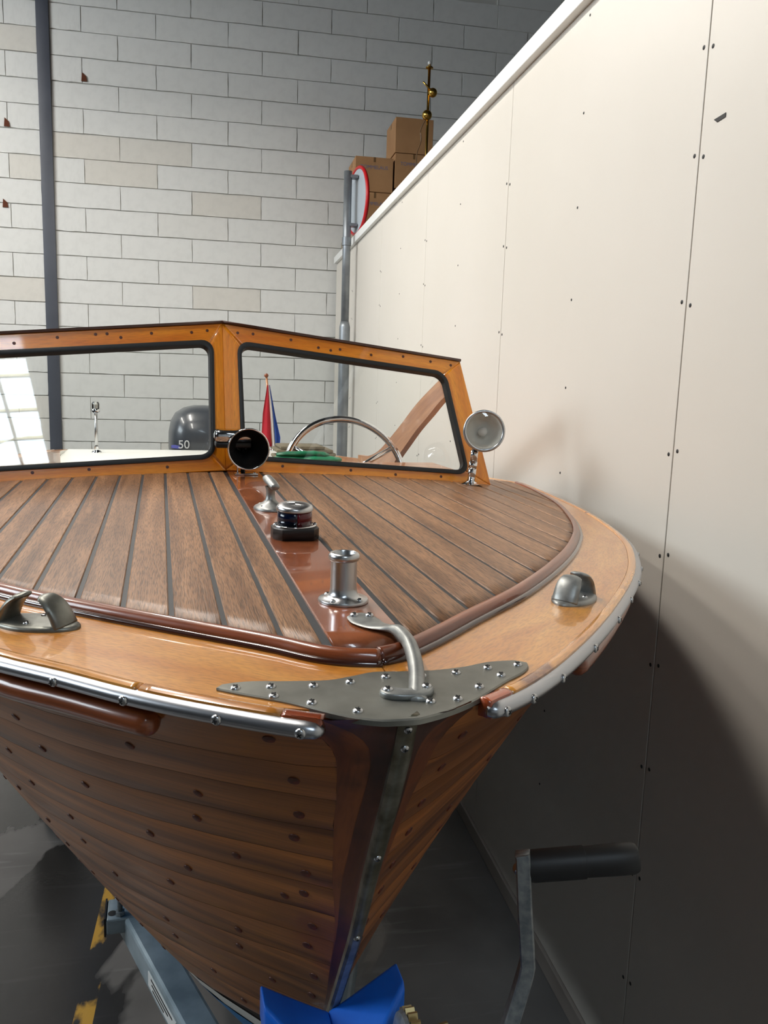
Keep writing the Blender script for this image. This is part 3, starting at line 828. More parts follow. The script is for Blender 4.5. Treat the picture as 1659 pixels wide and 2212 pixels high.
for v in np.concatenate([[-.1522, -.1515, -.150], np.linspace(-.147, .137, 48), [.139, .1396, .1402]]):
    u0_, u1_ = float(fl_(v)), float(fu_(v)); k_ = min(.0015, (u1_-u0_)*.3)
    line = [(v, u0_, plz(v, u0_, -.003)), (v, u0_, plz(v, u0_, .0012)), (v, u0_+k_, plz(v, u0_, .0023))]
    line += [(v, u0_+(u1_-u0_)*q, plz(v, u0_+(u1_-u0_)*q, .0024)) for q in (.25, .5, .75)]
    line += [(v, u1_-k_, plz(v, u1_, .0023)), (v, u1_, plz(v, u1_, .0012)), (v, u1_, plz(v, u1_, -.003))]
    P.append(line)
b.grid(P, flip=True); b.build('plate_sheet', 'plate', plate, smooth=35)
for (u, v) in [(.1036, -.137), (.1009, -.1076), (.0806, -.108), (.0966, -.0719), (.0612, -.0798), (.0993, -.0392), (.0386, -.0469), (.1064, -.0054), (.1049, .0275), (.1078, .0611), (.1164, .0955), (.1216, .1282), (.0971, .1007), (.0729, .0698), (.0497, .0412)]:
    put_screw(plate, (v, u, plz(v, u, .0026)), (.15*v, 0, 1))

# ---- bow handle arching over the moulding
hd = empty('bow_handle', boat)
zd = lambda u, v, h: float(zdeck(u, v))+h
path = cr([(.0065, .262, zd(.262, 0, .0035)), (.0075, .240, zd(.24, 0, .0035)), (.013, .220, zd(.22, 0, .004)), (.0215, .203, zd(.2, 0, .006)), (.0265, .186, zd(.18, 0, .0095)), (.0285, .168, EYE-.2405), (.0275, .145, EYE-.241), (.0245, .120, EYE-.2455), (.0195, .095, EYE-.2515), (.0120, .070, EYE-.2565), (.0060, .050, EYE-.2590)], 6)
L = np.linspace(0, 1, len(path))
rw = np.interp(L, [0, .04, .12, .22, .32, .42, .6, .9, 1], [.008, .0150, .0165, .0125, .0088, .0072, .0070, .0072, .0095])
rh = np.interp(L, [0, .04, .22, .32, .45, .9, 1], [.0012, .0018, .0019, .0032, .0062, .0066, .0045])
b = MB(); b.tube(path, np.stack([rw, rh], 1), 16); b.build('bar', 'cast', hd, smooth=60)
b = MB()
b.prism(cr([(-.022, .066), (-.016, .074), (-.004, .068), (.010, .068), (.019, .076), (.026, .068), (.021, .058), (.010, .052), (-.006, .052), (-.018, .057)], 4, True)[::-1], 0, .0055, f=lambda x, y, z: (x, y, plz(x, y, .0022)+z), ch=.002)
b.build('foot', 'cast', hd, smooth=50)
for (v, u, h) in ((-.0005, .252, .0058), (.0155, .2495, .0058)): put_screw(hd, (v, u, zd(u, v, h)), (0, 0, 1))
for (v, u) in ((-.0150, .0655), (.0195, .0675)): put_screw(hd, (v, u, plz(v, u, .0078)), (0, 0, 1))
put_screw(plate, (.0165, .0475, plz(.0165, .0475, .0026)))

# ---- rope chocks on the covering board
# 
def chock(c, ax, m, k=1.0):
    root = empty('rope_chock', boat)
    a = np.array([ax[0], ax[1]]); a = a/np.linalg.norm(a); bb = np.array([-a[1], a[0]])
    def W(x, y, h):
        v = c[0]+a[0]*x*k+bb[0]*y*k; u = c[1]+a[1]*x*k+bb[1]*y*k
        return (v, u, float(zcov(u, v))+h*k)
    out = [(.053*math.copysign(abs(math.cos(t))**1.15, math.cos(t)), .0260*math.copysign(abs(math.sin(t))**1.1, math.sin(t))) for t in np.linspace(0, 2*PI, 40, endpoint=False)]
    P = []
    for q, h in ((1.0, 0), (1.0, .0022), (.93, .0042), (.8, .0052), (.4, .0058), (0, .006)):
        P.append([W(x*q, y*q, h) for x, y in out])
    b = MB(); b.grid(P, close_j=True); b.build('base', m, root, smooth=60)
    for s in (-1, 1):
        pts = cr([(.0365*s, .0, .002), (.0335*s, .0, .0095), (.0285*s, 0, .0180), (.0220*s, 0, .0255), (.0150*s, 0, .0300), (.0095*s, 0, .0312)], 5)
        n = len(pts); S = []
        wb = np.interp(np.linspace(0, 1, n), [0, .5, .85, 1], [.0170, .0160, .0125, .0070])
        th = np.interp(np.linspace(0, 1, n), [0, .3, .7, 1], [.0085, .0068, .0046, .0022])
        T = np.gradient(pts, axis=0); T /= np.linalg.norm(T, axis=1)[:, None]
        for i in range(n):
            nx = np.array([-T[i][2], 0, T[i][0]]); sec = []
            for t in np.linspace(0, 2*PI, 14, endpoint=False):
                p = pts[i]+np.array([0, 1, 0])*wb[i]*math.cos(t)+nx*th[i]*math.sin(t)
                # the inner face is hollowed for the rope
                sec.append(W(*p))
            S.append(sec)
        b = MB(); b.loft(S); b.build('horn', m, root, smooth=60)
        put_screw(root, W(.004*s if False else .0, .0135*s, .0052), (0, 0, 1), SCREW_S)
    return root
cl_ = chock((-.323, .331), (.080, -.050), 'bronze', 1.0); cl_['label'] = 'dark bronze open chock on the left covering board'
cr_ = chock((.318, .362), (.74, .67), 'cast', 1.0); cr_['label'] = 'grey open chock on the right covering board'

# ---- flagpole socket
c = (.003, .3212, float(zdeck(.3212, .003))+.0012)
fs = empty('flagpole_socket', boat)
b = MB(); b.lathe([(.0, 0), (.0285, 0), (.0290, .0015), (.0280, .0035), (.0230, .0045), (.0185, .0065), (.0160, .0100), (.0150, .0160), (.0148, .047)], 40, c); b.build('flange', 'steel', fs, smooth=50)
b = MB(); b.lathe([(.0148, .0470), (.0168, .0480), (.0178, .0505), (.0176, .0535), (.0160, .0560), (.0140, .0565), (.0126, .0550), (.0122, .030), (0, .030)], 40, c); b.build('rim', 'steel', fs, smooth=50)
for a in (-.75, .75, PI-.75, PI+.75):
    put_screw(fs, (c[0]+.0225*math.sin(a), c[1]-.0225*math.cos(a), c[2]+.0042), (0, 0, 1), SCREW_S)

# ---- two-colour bow light
nl = empty('navigation_light', boat)
c = np.array((.0045, .682, float(zdeck(.682, 0))+.001))
def at(o): return lambda x, y, z: (c[0]+x, c[1]+y, c[2]+z)
hexo = [(-.026, -.036), (.026, -.036), (.0345, -.014), (.0345, .010), (.020, .036), (-.020, .036), (-.0345, .010), (-.0345, -.014)]
hexo = [(-.024, -.034), (.0245, -.034), (.0355, -.016), (.0355, .012), (.018, .036), (-.018, .036), (-.0355, .012), (-.0355, -.016)]
b = MB(); b.prism(hexo, 0, .0175, f=at(0), ch=.001); b.build('base', 'black', nl, smooth=30)
pt = [(.034*math.cos(t)*(1 if math.sin(t) < 0 else 1), .032*math.sin(t)) for t in np.linspace(0, 2*PI, 40, endpoint=False)]
b = MB(); b.prism([(x*1.0, y) for x, y in pt], .0175, .0205, f=at(0), ch=.001); b.build('mounting_plate', 'chrome', nl, smooth=40)
drop = [(.0268*math.cos(t), (.0265 if math.sin(t) < 0 else .030)*math.sin(t)*(1 if math.sin(t) < 0 else 1)) for t in np.linspace(0, 2*PI, 48, endpoint=False)]
for s, m, nm in ((-1, 'navblue', 'blue_lens'), (1, 'navred', 'red_lens')):
    half = [p for p in drop if p[0]*s > .0006]; half.sort(key=lambda p: math.atan2(p[1], p[0]*s))
    out = [(.0002*s, half[0][1]-.0002)]+half+[(.0002*s, half[-1][1]+.0002)]
    if s < 0: out = out[::-1]
    b = MB(); b.prism(out, .0205, .0425, f=at(0)); b.build(nm, m, nl, smooth=40)
P = []
for q, h in ((1.0, .0425), (1.06, .0430), (1.07, .0462), (1.02, .0492), (.9, .0510), (.6, .0525), (0, .0532)):
    P.append([(c[0]+x*q, c[1]+y*q, c[2]+h+.0020*(y/.03)) for x, y in drop])
b = MB(); b.grid(P, close_j=True); b.build('cap', 'steel', nl, smooth=50)
for s in (-1, 1): put_screw(nl, c+np.array((.0310*s, -.004, .0205)), (0, 0, 1), SCREW_S)

# ---- single-horn mooring cleat
ct = empty('mooring_cleat', boat)
c = np.array((.0, .938, float(zdeck(.938, 0))+.001))
P = []
for q, h in ((1.0, 0), (1.0, .003), (.92, .0055), (.7, .0085), (.45, .0125), (.30, .018), (.26, .028), (.27, .036), (.34, .042)):
    e = 1.35 if q > .5 else (1.0+.35*max(0, (q-.3)/.2) if q > .3 else 1.0)
    P.append([(c[0]+.0310*q*math.cos(t), c[1]+.0310*q*e*math.sin(t), c[2]+h) for t in np.linspace(0, 2*PI, 28, endpoint=False)])
b = MB(); b.grid(P, close_j=True); b.build('base', 'cast', ct, smooth=60)
pth = cr([c+np.array(p) for p in ((-.003, .030, .0555), (-.002, .018, .0530), (.001, .0, .0490), (.005, -.016, .0440), (.0065, -.024, .0415))], 6)
rr_ = np.interp(np.linspace(0, 1, len(pth)), [0, .12, .5, .9, 1], [.004, .0095, .0105, .0085, .005])
b = MB(); b.tube(pth, np.stack([rr_, rr_*.72], 1), 16); b.build('horn', 'cast', ct, smooth=60)
for (x, y) in ((-.018, -.018), (.018, -.018), (-.016, .024), (.016, .024)): put_screw(ct, c+np.array((x, y, .0062)), (x*12, y*12, 1), SCREW_S)

# ---- signal horn in front of the windscreen
hn = empty('signal_horn', boat)
mc = np.array((.0008, 1.335, EYE-.163)); axd = np.array((.06, -1.0, -.03))
b = MB()
prof_o = [(.0485, .0), (.0475, -.004), (.0430, -.012), (.0360, -.024), (.0280, -.042), (.0210, -.066), (.0165, -.095), (.0160, -.105)]
prof_i = [(0, -.1), (.0160, -.1), (.0195, -.066), (.0260, -.042), (.0340, -.024), (.0405, -.012), (.0450, -.003), (.0470, .0006), (.0485, .0)]
b.lathe(prof_o, 40, mc, axd); b.build('bell', 'chrome', hn, smooth=70)
b = MB(); b.lathe(prof_i[:-2]+[(.0452, -.0005)], 40, mc, axd); b.build('bell_throat', 'black', hn, smooth=70)
b = MB(); a_ = np.linspace(0, 2*PI, 40, endpoint=False)
ax_ = axd/np.linalg.norm(axd); e1 = np.cross(ax_, (0, 0, 1)); e1 /= np.linalg.norm(e1); e2 = np.cross(e1, ax_)
b.grid([[mc+(e1*math.cos(t)+e2*math.sin(t))*(.0470+.0020*math.cos(q))+ax_*(.0018*math.sin(q)) for q in np.linspace(0, 2*PI, 8, endpoint=False)] for t in a_], True, True)
b.build('bell_rim', 'chrome', hn, smooth=80)
b = MB(); b.box((-.026, 1.425, EYE-.138), (.094, .075, .030), ch=.011); b.build('motor_cover', 'chrome', hn, smooth=60)
b = MB(); b.box((-.028, 1.427, EYE-.159), (.084, .066, .014), ch=.004); b.build('motor_base', 'black', hn)
b = MB(); b.tube([(-.004, 1.425, EYE-.165), (-.004, 1.425, EYE-.229)], .0055, 12); b.build('stalk', 'black', hn)
b = MB(); b.box((.002, 1.415, EYE-.2285), (.056, .042, .004), ch=.0018); b.build('foot', 'chrome', hn)
b = MB(); b.box((-.018, 1.418, EYE-.205), (.003, .014, .046), ch=.001); b.build('bracket', 'chrome', hn)
for s in (-1, 1): put_screw(hn, (.002+.020*s, 1.402, EYE-.2265), (0, 0, 1), SCREW_S)

# ---- searchlight
sl = empty('searchlight', boat)
mc = np.array((.597, 1.375, EYE-.1155)); axd = np.array((-.26, -1.0, .13)); ax_ = axd/np.linalg.norm(axd)
b = MB(); b.lathe([(.0455, .012), (.0478, .010), (.0492, .004), (.0492, -.004), (.0465, -.016), (.0400, -.032), (.0270, -.046), (.010, -.052), (0, -.053)], 44, mc, axd, k=1.07); b.build('housing', 'chrome', sl, smooth=60)
b = MB(); b.lathe([(.0455, .012), (.0430, .009), (.0405, .004), (.0385, -.004), (.0350, -.012), (.0300, -.019), (.0240, -.025), (.0170, -.0295), (.0090, -.032), (.0, -.033)], 44, mc, axd, k=1.07); b.build('reflector', 'reflector', sl, smooth=60)
b = MB(); b.lathe([(.0075, -.038), (.0110, -.026), (.0115, -.018), (.0080, -.010), (.0040, -.008), (.0, -.008)], 24, mc, axd, k=1.07); b.build('bulb', 'trim', sl, smooth=60)
b = MB(); b.lathe([(.0445, .0105), (.036, .0125), (.02, .0145), (0, .0150)], 44, mc, axd, k=1.07); b.build('lens', 'lens', sl, smooth=60)
ax_ = axd/np.linalg.norm(axd); e1 = np.cross(ax_, (0, 0, 1)); e1 /= np.linalg.norm(e1); e2 = np.cross(e1, ax_)
b = MB(); b.grid([[mc+(e1*math.cos(t)+e2*math.sin(t))*(.0494+.0042*math.cos(q))+ax_*(.0102+.0038*math.sin(q)) for q in np.linspace(0, 2*PI, 10, endpoint=False)] for t in np.linspace(0, 2*PI, 48, endpoint=False)], True, True)
b.build('bezel', 'steel', sl, smooth=80)
base = np.array((.594, 1.440, float(zdeck(1.440, .594))+.001)); top = mc+np.array((-.014, .018, -.045))
tt = lambda q: base+(top-base)*q
b = MB(); b.lathe([(0, 0), (.028, 0), (.0285, .002), (.022, .004), (.0125, .0065), (.0098, .012), (.0092, .018)], 28, base); b.build('foot', 'chrome', sl, smooth=60)
for (q0, q1, r) in ((.1, .46, .0102), (.47, .62, .0108), (.64, .93, .0094)):
    b = MB(); b.tube([tt(q0), tt(q1)], r, 20); b.build('stalk', 'chrome', sl, smooth=60)
b = MB(); b.tube([tt(.08), tt(1.05)], .0068, 14); b.build('pivot', 'black', sl, smooth=60)

# ---- windscreen
ws = empty('windscreen', boat)
V3 = lambda u, v, z: np.array((v, u, EYE+z))
QUAD = {1: (V3(1.475, -.043, -.231), V3(1.490, .668, -.274), V3(1.6022, .6044, .0575), V3(1.60, -.043, .1296)),
        -1: (V3(1.475, -.043, -.231), V3(1.364, -.745, -.262), V3(1.486, -.680, .0610), V3(1.60, -.043, .1296))}
def qpt(s, a, t):
    B0, B1, T1, T0 = QUAD[s]
    return (B0*(1-a)+B1*a)*(1-t)+(T0*(1-a)+T1*a)*t
def qn(s):
    B0, B1, T1, T0 = QUAD[s]; n = np.cross(B1-B0, T0-B0); n /= np.linalg.norm(n); return n if n[1] < 0 else -n
def rr_path(s, a0, a1, t0, t1, r, k=6):
    """rounded rectangle in (a,t); r in metres"""
    B0, B1, T1, T0 = QUAD[s]; la = np.linalg.norm(B1-B0); lt = np.linalg.norm(T0-B0); ra, rt = r/la, r/lt
    out = []
    for (ca, ct, sa, st, ph) in ((a0+ra, t0+rt, -1, -1, PI), (a1-ra, t0+rt, 1, -1, 1.5*PI), (a1-ra, t1-rt, 1, 1, 0), (a0+ra, t1-rt, -1, 1, .5*PI)):
        for i in range(k+1):
            p = ph+.5*PI*i/k; out.append((ca+ra*math.cos(p), ct+rt*math.sin(p)))
    return out
OPEN = {1: (.060, .915, .085, .885), -1: (.040, .93, .088, .880)}
post_b = MB()
for s in (1, -1):
    n = qn(s); k = 6; a0, a1, t0, t1 = OPEN[s]
    inner = rr_path(s, a0, a1, t0, t1, .030, k)
    # outer rectangle points matching each inner point
    outer = []
    for j, (a, t) in enumerate(inner):
        q, i = divmod(j, k+1); h = i/k
        if q == 0: p = (0+(a0+.03)*max(0, (h-.5)*2)*.0, 0) if h >= .5 else (0, 0)
        corner = [(0, 0), (1, 0), (1, 1), (0, 1)][q]; outer.append(corner)
    K = (k+1); mid = [q*K+k//2 for q in range(4)]; tot = 4*K
    def piece(i0, i1):
        idx = []; i = i0
        while True:
            idx.append(i % tot)
            if i % tot == i1 % tot: break
            i += 1
        return idx
    names = [('bottom_rail', piece(mid[0], mid[1])), ('end_post', piece(mid[1], mid[2])), ('top_rail', piece(mid[2], mid[3])), ('centre_post', piece(mid[3], mid[0]))]
    for nm, idx in names:
        # outer edge runs evenly from corner to corner of this piece
        c0, c1 = outer[idx[0]], outer[idx[-1]]; sec = []
        A = [inner[i] for i in idx]
        for i in idx:
            a, t = inner[i]
            if nm in ('bottom_rail', 'top_rail'):
                lo_, hi_ = inner[idx[0]][0], inner[idx[-1]][0]; h = (a-lo_)/(hi_-lo_)
            else:
                lo_, hi_ = inner[idx[0]][1], inner[idx[-1]][1]; h = (t-lo_)/(hi_-lo_)
            oa, ot = c0[0]+(c1[0]-c0[0])*h, c0[1]+(c1[1]-c0[1])*h
            pi, po = qpt(s, a, t), qpt(s, oa, ot)
            ch = .0025
            e_ = (po-pi); le = np.linalg.norm(e_); e_ = e_/max(le, 1e-6)
            sec.append([pi+n*.0125, pi+n*.015+e_*ch, po-e_*ch+n*.015, po+n*.0125, po-n*.015, pi-n*.015])
        if nm == 'centre_post':
            post_b.loft(sec)
        else:
            b = MB(); b.loft(sec); b.build(nm, 'frame', ws, smooth=30)
    # dark strip on top
    if True:
        sec = []
        for a in np.linspace(0, 1.0, 6):
            p = qpt(s, a, 1.0); up = np.array((0, 0, 1.))
            sec.append([p+n*.020-up*.001, p+n*.020+up*.005, p-n*.018+up*.005, p-n*.018-up*.001])
        b = MB(); b.loft(sec); b.build('top_cap', 'framecap', ws, smooth=30)
    gi = rr_path(s, a0+.012, a1-.012, t0+.024, t1-.024, .026, 6); go = rr_path(s, a0-.004, a1+.004, t0-.008, t1+.008, .034, 6)
    P = []
    for (g, h) in ((go, .0150), (go, .0180), (None, .0195), (gi, .0175), (gi, -.004), (gi, -.006)):
        if g is None: g = [((x[0]+y[0])/2, (x[1]+y[1])/2) for x, y in zip(gi, go)]
        P.append([qpt(s, a, t)+n*h for a, t in g])
    b = MB(); b.grid(P, close_j=True); b.build('gasket', 'rubber', ws, smooth=45)
    gp = rr_path(s, a0+.006, a1-.006, t0+.012, t1-.012, .028, 6)
    b = MB(); b.cap([qpt(s, a, t)+n*.002 for a, t in gp]); b.build('pane', 'glass', ws, smooth=0, fix=False)
    b = MB(); b.lathe([(.0038, -.001), (.0038, .0004), (0, .0006)], 10); PL = b.mesh('wood_plug', 'plug')
    rnd = random.Random(11+s)
    for a in (.06, .12, .27, .38, .43, .47, .60, .74, .86, .95):
        link('wood_plug', PL, ws, loc=qpt(s, a, .925+rnd.uniform(0, .05))+n*.0152, rot=zto(n))
    for a in (.2, .45, .62, .8):
        link('wood_plug', PL, ws, loc=qpt(s, a, .05+rnd.uniform(-.01, .01))+n*.0152, rot=zto(n))
post_b.build('centre_post', 'frame', ws, smooth=30)

# curved wooden wings running aft from the windscreen ends
for s in (1, -1):
    if s < 0: continue
    up_ = [(1.655, .030), (1.7194, .0096), (1.85, -.036), (1.9559, -.0772), (2.09, -.138), (2.243, -.2032), (2.38, -.255), (2.5355, -.2892), (2.7, -.300)]
    lo_ = [(1.600, -.020), (1.6943, -.0473), (1.80, -.095), (1.9224, -.1493), (2.03, -.205), (2.1367, -.2612), (2.25, -.33), (2.45, -.345), (2.7, -.345)]
    U_ = cr(up_, 4); L_ = cr(lo_, 4); P = []
    for a, c in zip(U_, L_):
        v = .600 if s > 0 else -.690
        P.append([(v-.010, a[0], EYE+a[1]), (v+.010, a[0], EYE+a[1]), (v+.010, c[0], EYE+c[1]), (v-.010, c[0], EYE+c[1])])
    b = MB(); b.loft(P); b.build('side_wing', 'interior', ws, smooth=30)

# ---- cockpit behind the windscreen
for s in (1, -1):
    P = []
    for u in np.linspace(1.5, 3.2, 14):
        v = s*(.66 if u < 2.9 else .66-.1*(u-2.9)); z = float(zcov(u, v))+.006
        P.append([(v, u, z-.25), (v, u, z), (v-s*.012, u, z+.004), (v-s*.016, u, z-.25)])
    b = MB(); b.loft(P); b.build('coaming', 'interior', boat, smooth=30)
    P = []
    for u in np.linspace(1.55, 3.9, 16):
        g = float(GUN[s](u))-.01; P.append([(s*.655, u, float(zcov(u, s*.655))-.004), (s*g, u, float(zcov(u, s*g))-.006), (s*g, u, float(zcov(u, s*g))-.018), (s*.655, u, float(zcov(u, s*.655))-.02)])
    b = MB(); b.loft(P); b.build('side_deck', 'white' , boat, smooth=30)
b = MB(); b.box((0, 2.6, EYE-.86), (1.1, 2.4, .02)); b.build('cockpit_sole', 'sole', boat, smooth=0)
b = MB(); b.box((0, 3.56, EYE-.405), (1.32, .66, .03), ch=.008); b.build('aft_deck', 'white', boat)
b = MB(); b.box((0, 3.25, EYE-.63), (1.28, .03, .43)); b.build('aft_bulkhead', 'interior', boat, smooth=0)
b = MB(); b.box((0, 1.64, EYE-.42), (1.25, .03, .34)); b.build('dashboard', 'interior', boat, smooth=0)
# steering wheel
sw = empty('steering_wheel', boat)
wc = np.array((.358, 1.90, EYE-.290)); wn = np.array((0, -.45, -.893)); wn = np.array((0., -.9, .43)); wn /= np.linalg.norm(wn)
e1 = np.array((1., 0, 0)); e2 = np.cross(wn, e1); e2 = e2 if e2[2] > 0 else -e2
b = MB(); R_ = .188
b.grid([[wc+(e1*math.cos(t)+e2*math.sin(t))*(R_+.0105*math.cos(q))+wn*.0105*math.sin(q) for q in np.linspace(0, 2*PI, 12, endpoint=False)] for t in np.linspace(0, 2*PI, 64, endpoint=False)], True, True)
b.build('rim', 'chrome', sw, smooth=80)
for t in (PI/2*3, PI/6, PI-PI/6):
    b = MB(); b.tube([wc, wc+(e1*math.cos(t-.5*0)+e2*math.sin(t))*R_*.99], .008, 10); b.build('spoke', 'chrome', sw)
b = MB(); b.lathe([(0, .02), (.03, .014), (.036, 0), (.03, -.02), (.014, -.03), (.014, -.2)], 24, wc, wn); b.build('hub', 'black', sw, smooth=50)

# ================================================================== THINGS IN AND ON THE BOAT
def bempty(name, v, u, z):
    return empty(name, loc=(.1515+v*math.cos(YAW)-u*math.sin(YAW), .5645+v*math.sin(YAW)+u*math.cos(YAW), EYE+z), rz=YAW)
def text(name, body, size, m, parent, loc, rot, ext=.0006):
    cu = bpy.data.curves.new(name, 'FONT'); cu.body = body; cu.size = size; cu.extrude = ext; cu.align_x = 'CENTER'; cu.align_y = 'CENTER'
    cu.materials.append(M[m]); tmp = bpy.data.objects.new(name, cu); COL.objects.link(tmp); bpy.context.view_layer.update()
    me = bpy.data.meshes.new_from_object(tmp.evaluated_get(bpy.context.evaluated_depsgraph_get())); bpy.data.objects.remove(tmp)
    o = bpy.data.objects.new(name, me); COL.objects.link(o); o.parent = parent; o.location = loc; o.rotation_euler = rot
    return o
# outboard motor on the transom
ob = bempty('outboard_motor', .03, 4.10, -1.45); tag(ob, 'dark grey outboard motor marked 50 at the stern of the boat', 'outboard motor')
P = []
for z, wx, y0, y1 in ((.96, .150, -.17, .20), (.99, .178, -.205, .24), (1.06, .186, -.225, .27), (1.14, .184, -.225, .28), (1.20, .172, -.205, .27), (1.245, .146, -.165, .24), (1.275, .100, -.105, .18), (1.288, .050, -.05, .11), (1.291, .004, .0, .03)):
    P.append([(wx*math.copysign(abs(math.cos(t))**.62, math.cos(t)), (y0+y1)/2+(y1-y0)/2*math.copysign(abs(math.sin(t))**.62, math.sin(t)), z) for t in np.linspace(0, 2*PI, 40, endpoint=False)])
b = MB(); b.loft(P); b.build('cowl', 'cowl', ob, smooth=70)
b = MB(); b.box((0, .03, .86), (.26, .36, .21), ch=.05); b.build('pan', 'black', ob)
b = MB(); b.box((0, .06, .42), (.10, .2, .75), ch=.03); b.build('leg', 'cowl', ob)
b = MB(); b.box((0, -.13, .78), (.22, .07, .26), ch=.02); b.build('clamp_bracket', 'black', ob)
b = MB(); b.lathe([(0, -.12), (.03, -.1), (.05, -.02), (.05, .12), (.03, .2), (0, .22)], 20, (0, .12, .16), (0, 1, 0)); b.build('gearcase', 'cowl', ob, smooth=60)
text('lettering', '50', .062, 'decal', ob, (-.108, -.2235, 1.088), (PI/2, 0, -.06), .004)
b = MB(); b.prism([(-.185, 1.070), (-.140, 1.066), (-.140, 1.080), (-.165, 1.086), (-.185, 1.084)], -.214, -.206, f=lambda x, y, z: (x+.012, z+.0, y)); b.build('stripe_decal', 'decalblue', ob, smooth=0)
# flag on its staff
fl = bempty('flag', .40, 3.92, -.390); tag(fl, 'red white and blue flag hanging from a tilted staff at the stern', 'flag')
b = MB(); b.tube([(0, 0, 0), (-.038, 0, .395)], [.009, .006], 12); b.build('staff', 'interior', fl)
b = MB(); b.lathe([(0, -.012), (.009, -.008), (.0125, 0), (.009, .009), (0, .012)], 16, (-.039, 0, .405)); b.build('staff_knob', 'mould', fl, smooth=60)
b = MB(); b.lathe([(.022, 0), (.02, .006), (.012, .012), (.011, .05)], 16, (0, 0, 0)); b.build('staff_socket', 'chrome', fl, smooth=50)
def cloth(name, m, left, right, amp, ph):
    P = []
    for q in np.linspace(0, 1, 14):
        l = np.interp(q, *zip(*left)); r = np.interp(q, *zip(*right)); z = .355-.335*q
        P.append([(l+(r-l)*t, -.016+amp*(.3+q)*math.sin(t*7+ph+q*1.5), z) for t in np.linspace(0, 1, 12)])
    P = np.array(P); Bk = P.copy(); Bk[:, :, 1] += .002
    b = MB(); b.grid(P); b.grid(Bk, flip=True); b.build(name, m, fl, smooth=70, fix=False)
cloth('red_band', 'flagred', [(0, -.036), (.45, -.058), (1, -.066)], [(0, -.030), (.4, -.018), (1, .0)], .010, 0)
cloth('white_band', 'flagwhite', [(0, -.030), (.4, -.020), (1, -.004)], [(0, -.024), (.4, -.002), (1, .018)], .006, 1.0)
cloth('blue_band', 'flagblue', [(0, -.025), (.5, -.002), (1, .012)], [(0, -.022), (.5, .010), (.85, .038), (1, .034)], .006, 2.0)
# white stern light on a pole
st = bempty('stern_light', -.505, 3.72, -.390); tag(st, 'slim chrome pole with a clear all-round light at the stern', 'light')
b = MB(); b.tube([(0, 0, 0), (0, 0, .20)], .0075, 12); b.build('pole', 'steel', st)
b = MB(); b.lathe([(.024, 0), (.022, .006), (.010, .012), (.010, .03)], 18); b.build('foot', 'chrome', st, smooth=50)
b = MB(); b.lathe([(.008, .195), (.019, .200), (.020, .212), (.016, .216)], 20); b.build('collar', 'chrome', st, smooth=50)
b = MB(); b.lathe([(.017, .216), (.018, .240), (.013, .249), (0, .251)], 20); b.build('lens', 'lens', st, smooth=50)
b = MB(); b.lathe([(.009, .216), (.009, .238), (0, .240)], 14); b.build('bulb', 'trim', st, smooth=50)
# shelf and green bundle behind the right pane
b = MB(); b.box((.30, 1.70, EYE-.247), (.62, .20, .016), ch=.003); b.build('dash_shelf', 'interior', boat)
gb = bempty('green_bundle', .212, 1.755, -.239); tag(gb, 'bright green rolled sheet lying behind the right windscreen pane', 'bundle')
def roll(name, pts, rx, rz_):
    b = MB(); p = cr(pts, 6); k = len(p); e = np.interp(np.linspace(0, 1, k), [0, .1, .5, .9, 1], [.55, .92, 1, .9, .5])
    b.tube(p, np.stack([rx*e*(1+.12*np.sin(np.arange(k)*1.3)), rz_*e*(1+.10*np.cos(np.arange(k)*1.7))], 1), 14); return b.build(name, 'green', gb, smooth=70)
roll('lower_fold', [(-.095, .0, .012), (-.04, .006, .013), (.03, -.004, .012), (.098, .004, .011)], .030, .0115)
roll('upper_fold', [(-.088, .012, .024), (-.03, .004, .027), (.03, .010, .027), (.065, .008, .023)], .024, .0085)
# folded covers piled on the aft deck
bl = bempty('folded_covers', .49, 3.45, -.390); tag(bl, 'pile of folded brown covers on the aft deck behind the wheel', 'covers')
for i, (w_, z, dx) in enumerate(((.30, .010, 0), (.27, .028, .012), (.28, .045, -.008), (.22, .061, -.02))):
    b = MB(); b.box((dx, 0, z), (w_, .20, .016), ch=.0065); b.build('fold', 'blanket', bl)

# ================================================================== TRAILER
tr = empty('boat_trailer', loc=(.1515, .5645, 0), rz=YAW); tag(tr, 'galvanised boat trailer with blue bow block and hand winch beneath the hull', 'trailer')
def bar(p0, p1, w_, h_, name, m, parent, ch=.008, cap=None):
    p0, p1 = np.array(p0, float), np.array(p1, float); d = p1-p0; Ln = np.linalg.norm(d); d /= Ln
    x = np.cross(d, (0, 0, 1)); x /= np.linalg.norm(x); y = np.cross(x, d); R = np.stack([x, d, y], 1)
    b = MB(); b.box((p0+p1)/2, (w_, Ln, h_), R, ch=ch); return b.build(name, m, parent, smooth=18)
ZF = EYE-1.285
for s in (-1, 1):
    ra = bar((s*.283, 1.33, ZF), (s*.0, .50, ZF), .066, .070, 'drawbar', 'galvblue', tr)
    bar((s*.283, 1.30, ZF), (s*.283, 3.5, ZF), .066, .070, 'side_rail', 'galvblue', tr)
    if s < 0:
        q = np.array((-.283*.62, .50+.83*.62, ZF)); d = np.array((-.283, .83, 0)); d /= np.linalg.norm(d)
        b = MB(); x = np.array((d[1], -d[0], 0)); c = q-x*.0335
        b.box(c, (.002, .17, .034), np.stack([x, d, (0, 0, 1)], 1)); pl_ = b.build('rating_plate', 'trim', tr, smooth=0)
        for k in range(3):
            b = MB(); b.box(c-x*.0012+np.array((0, 0, .010-.010*k))+d*(.01*k), (.001, .13-.03*k, .0035), np.stack([x, d, (0, 0, 1)], 1)); b.build('plate_marking', 'screwdark', pl_, smooth=0)
bar((0, .55, ZF), (0, -.5, ZF), .07, .07, 'coupling_tube', 'galvblue', tr)
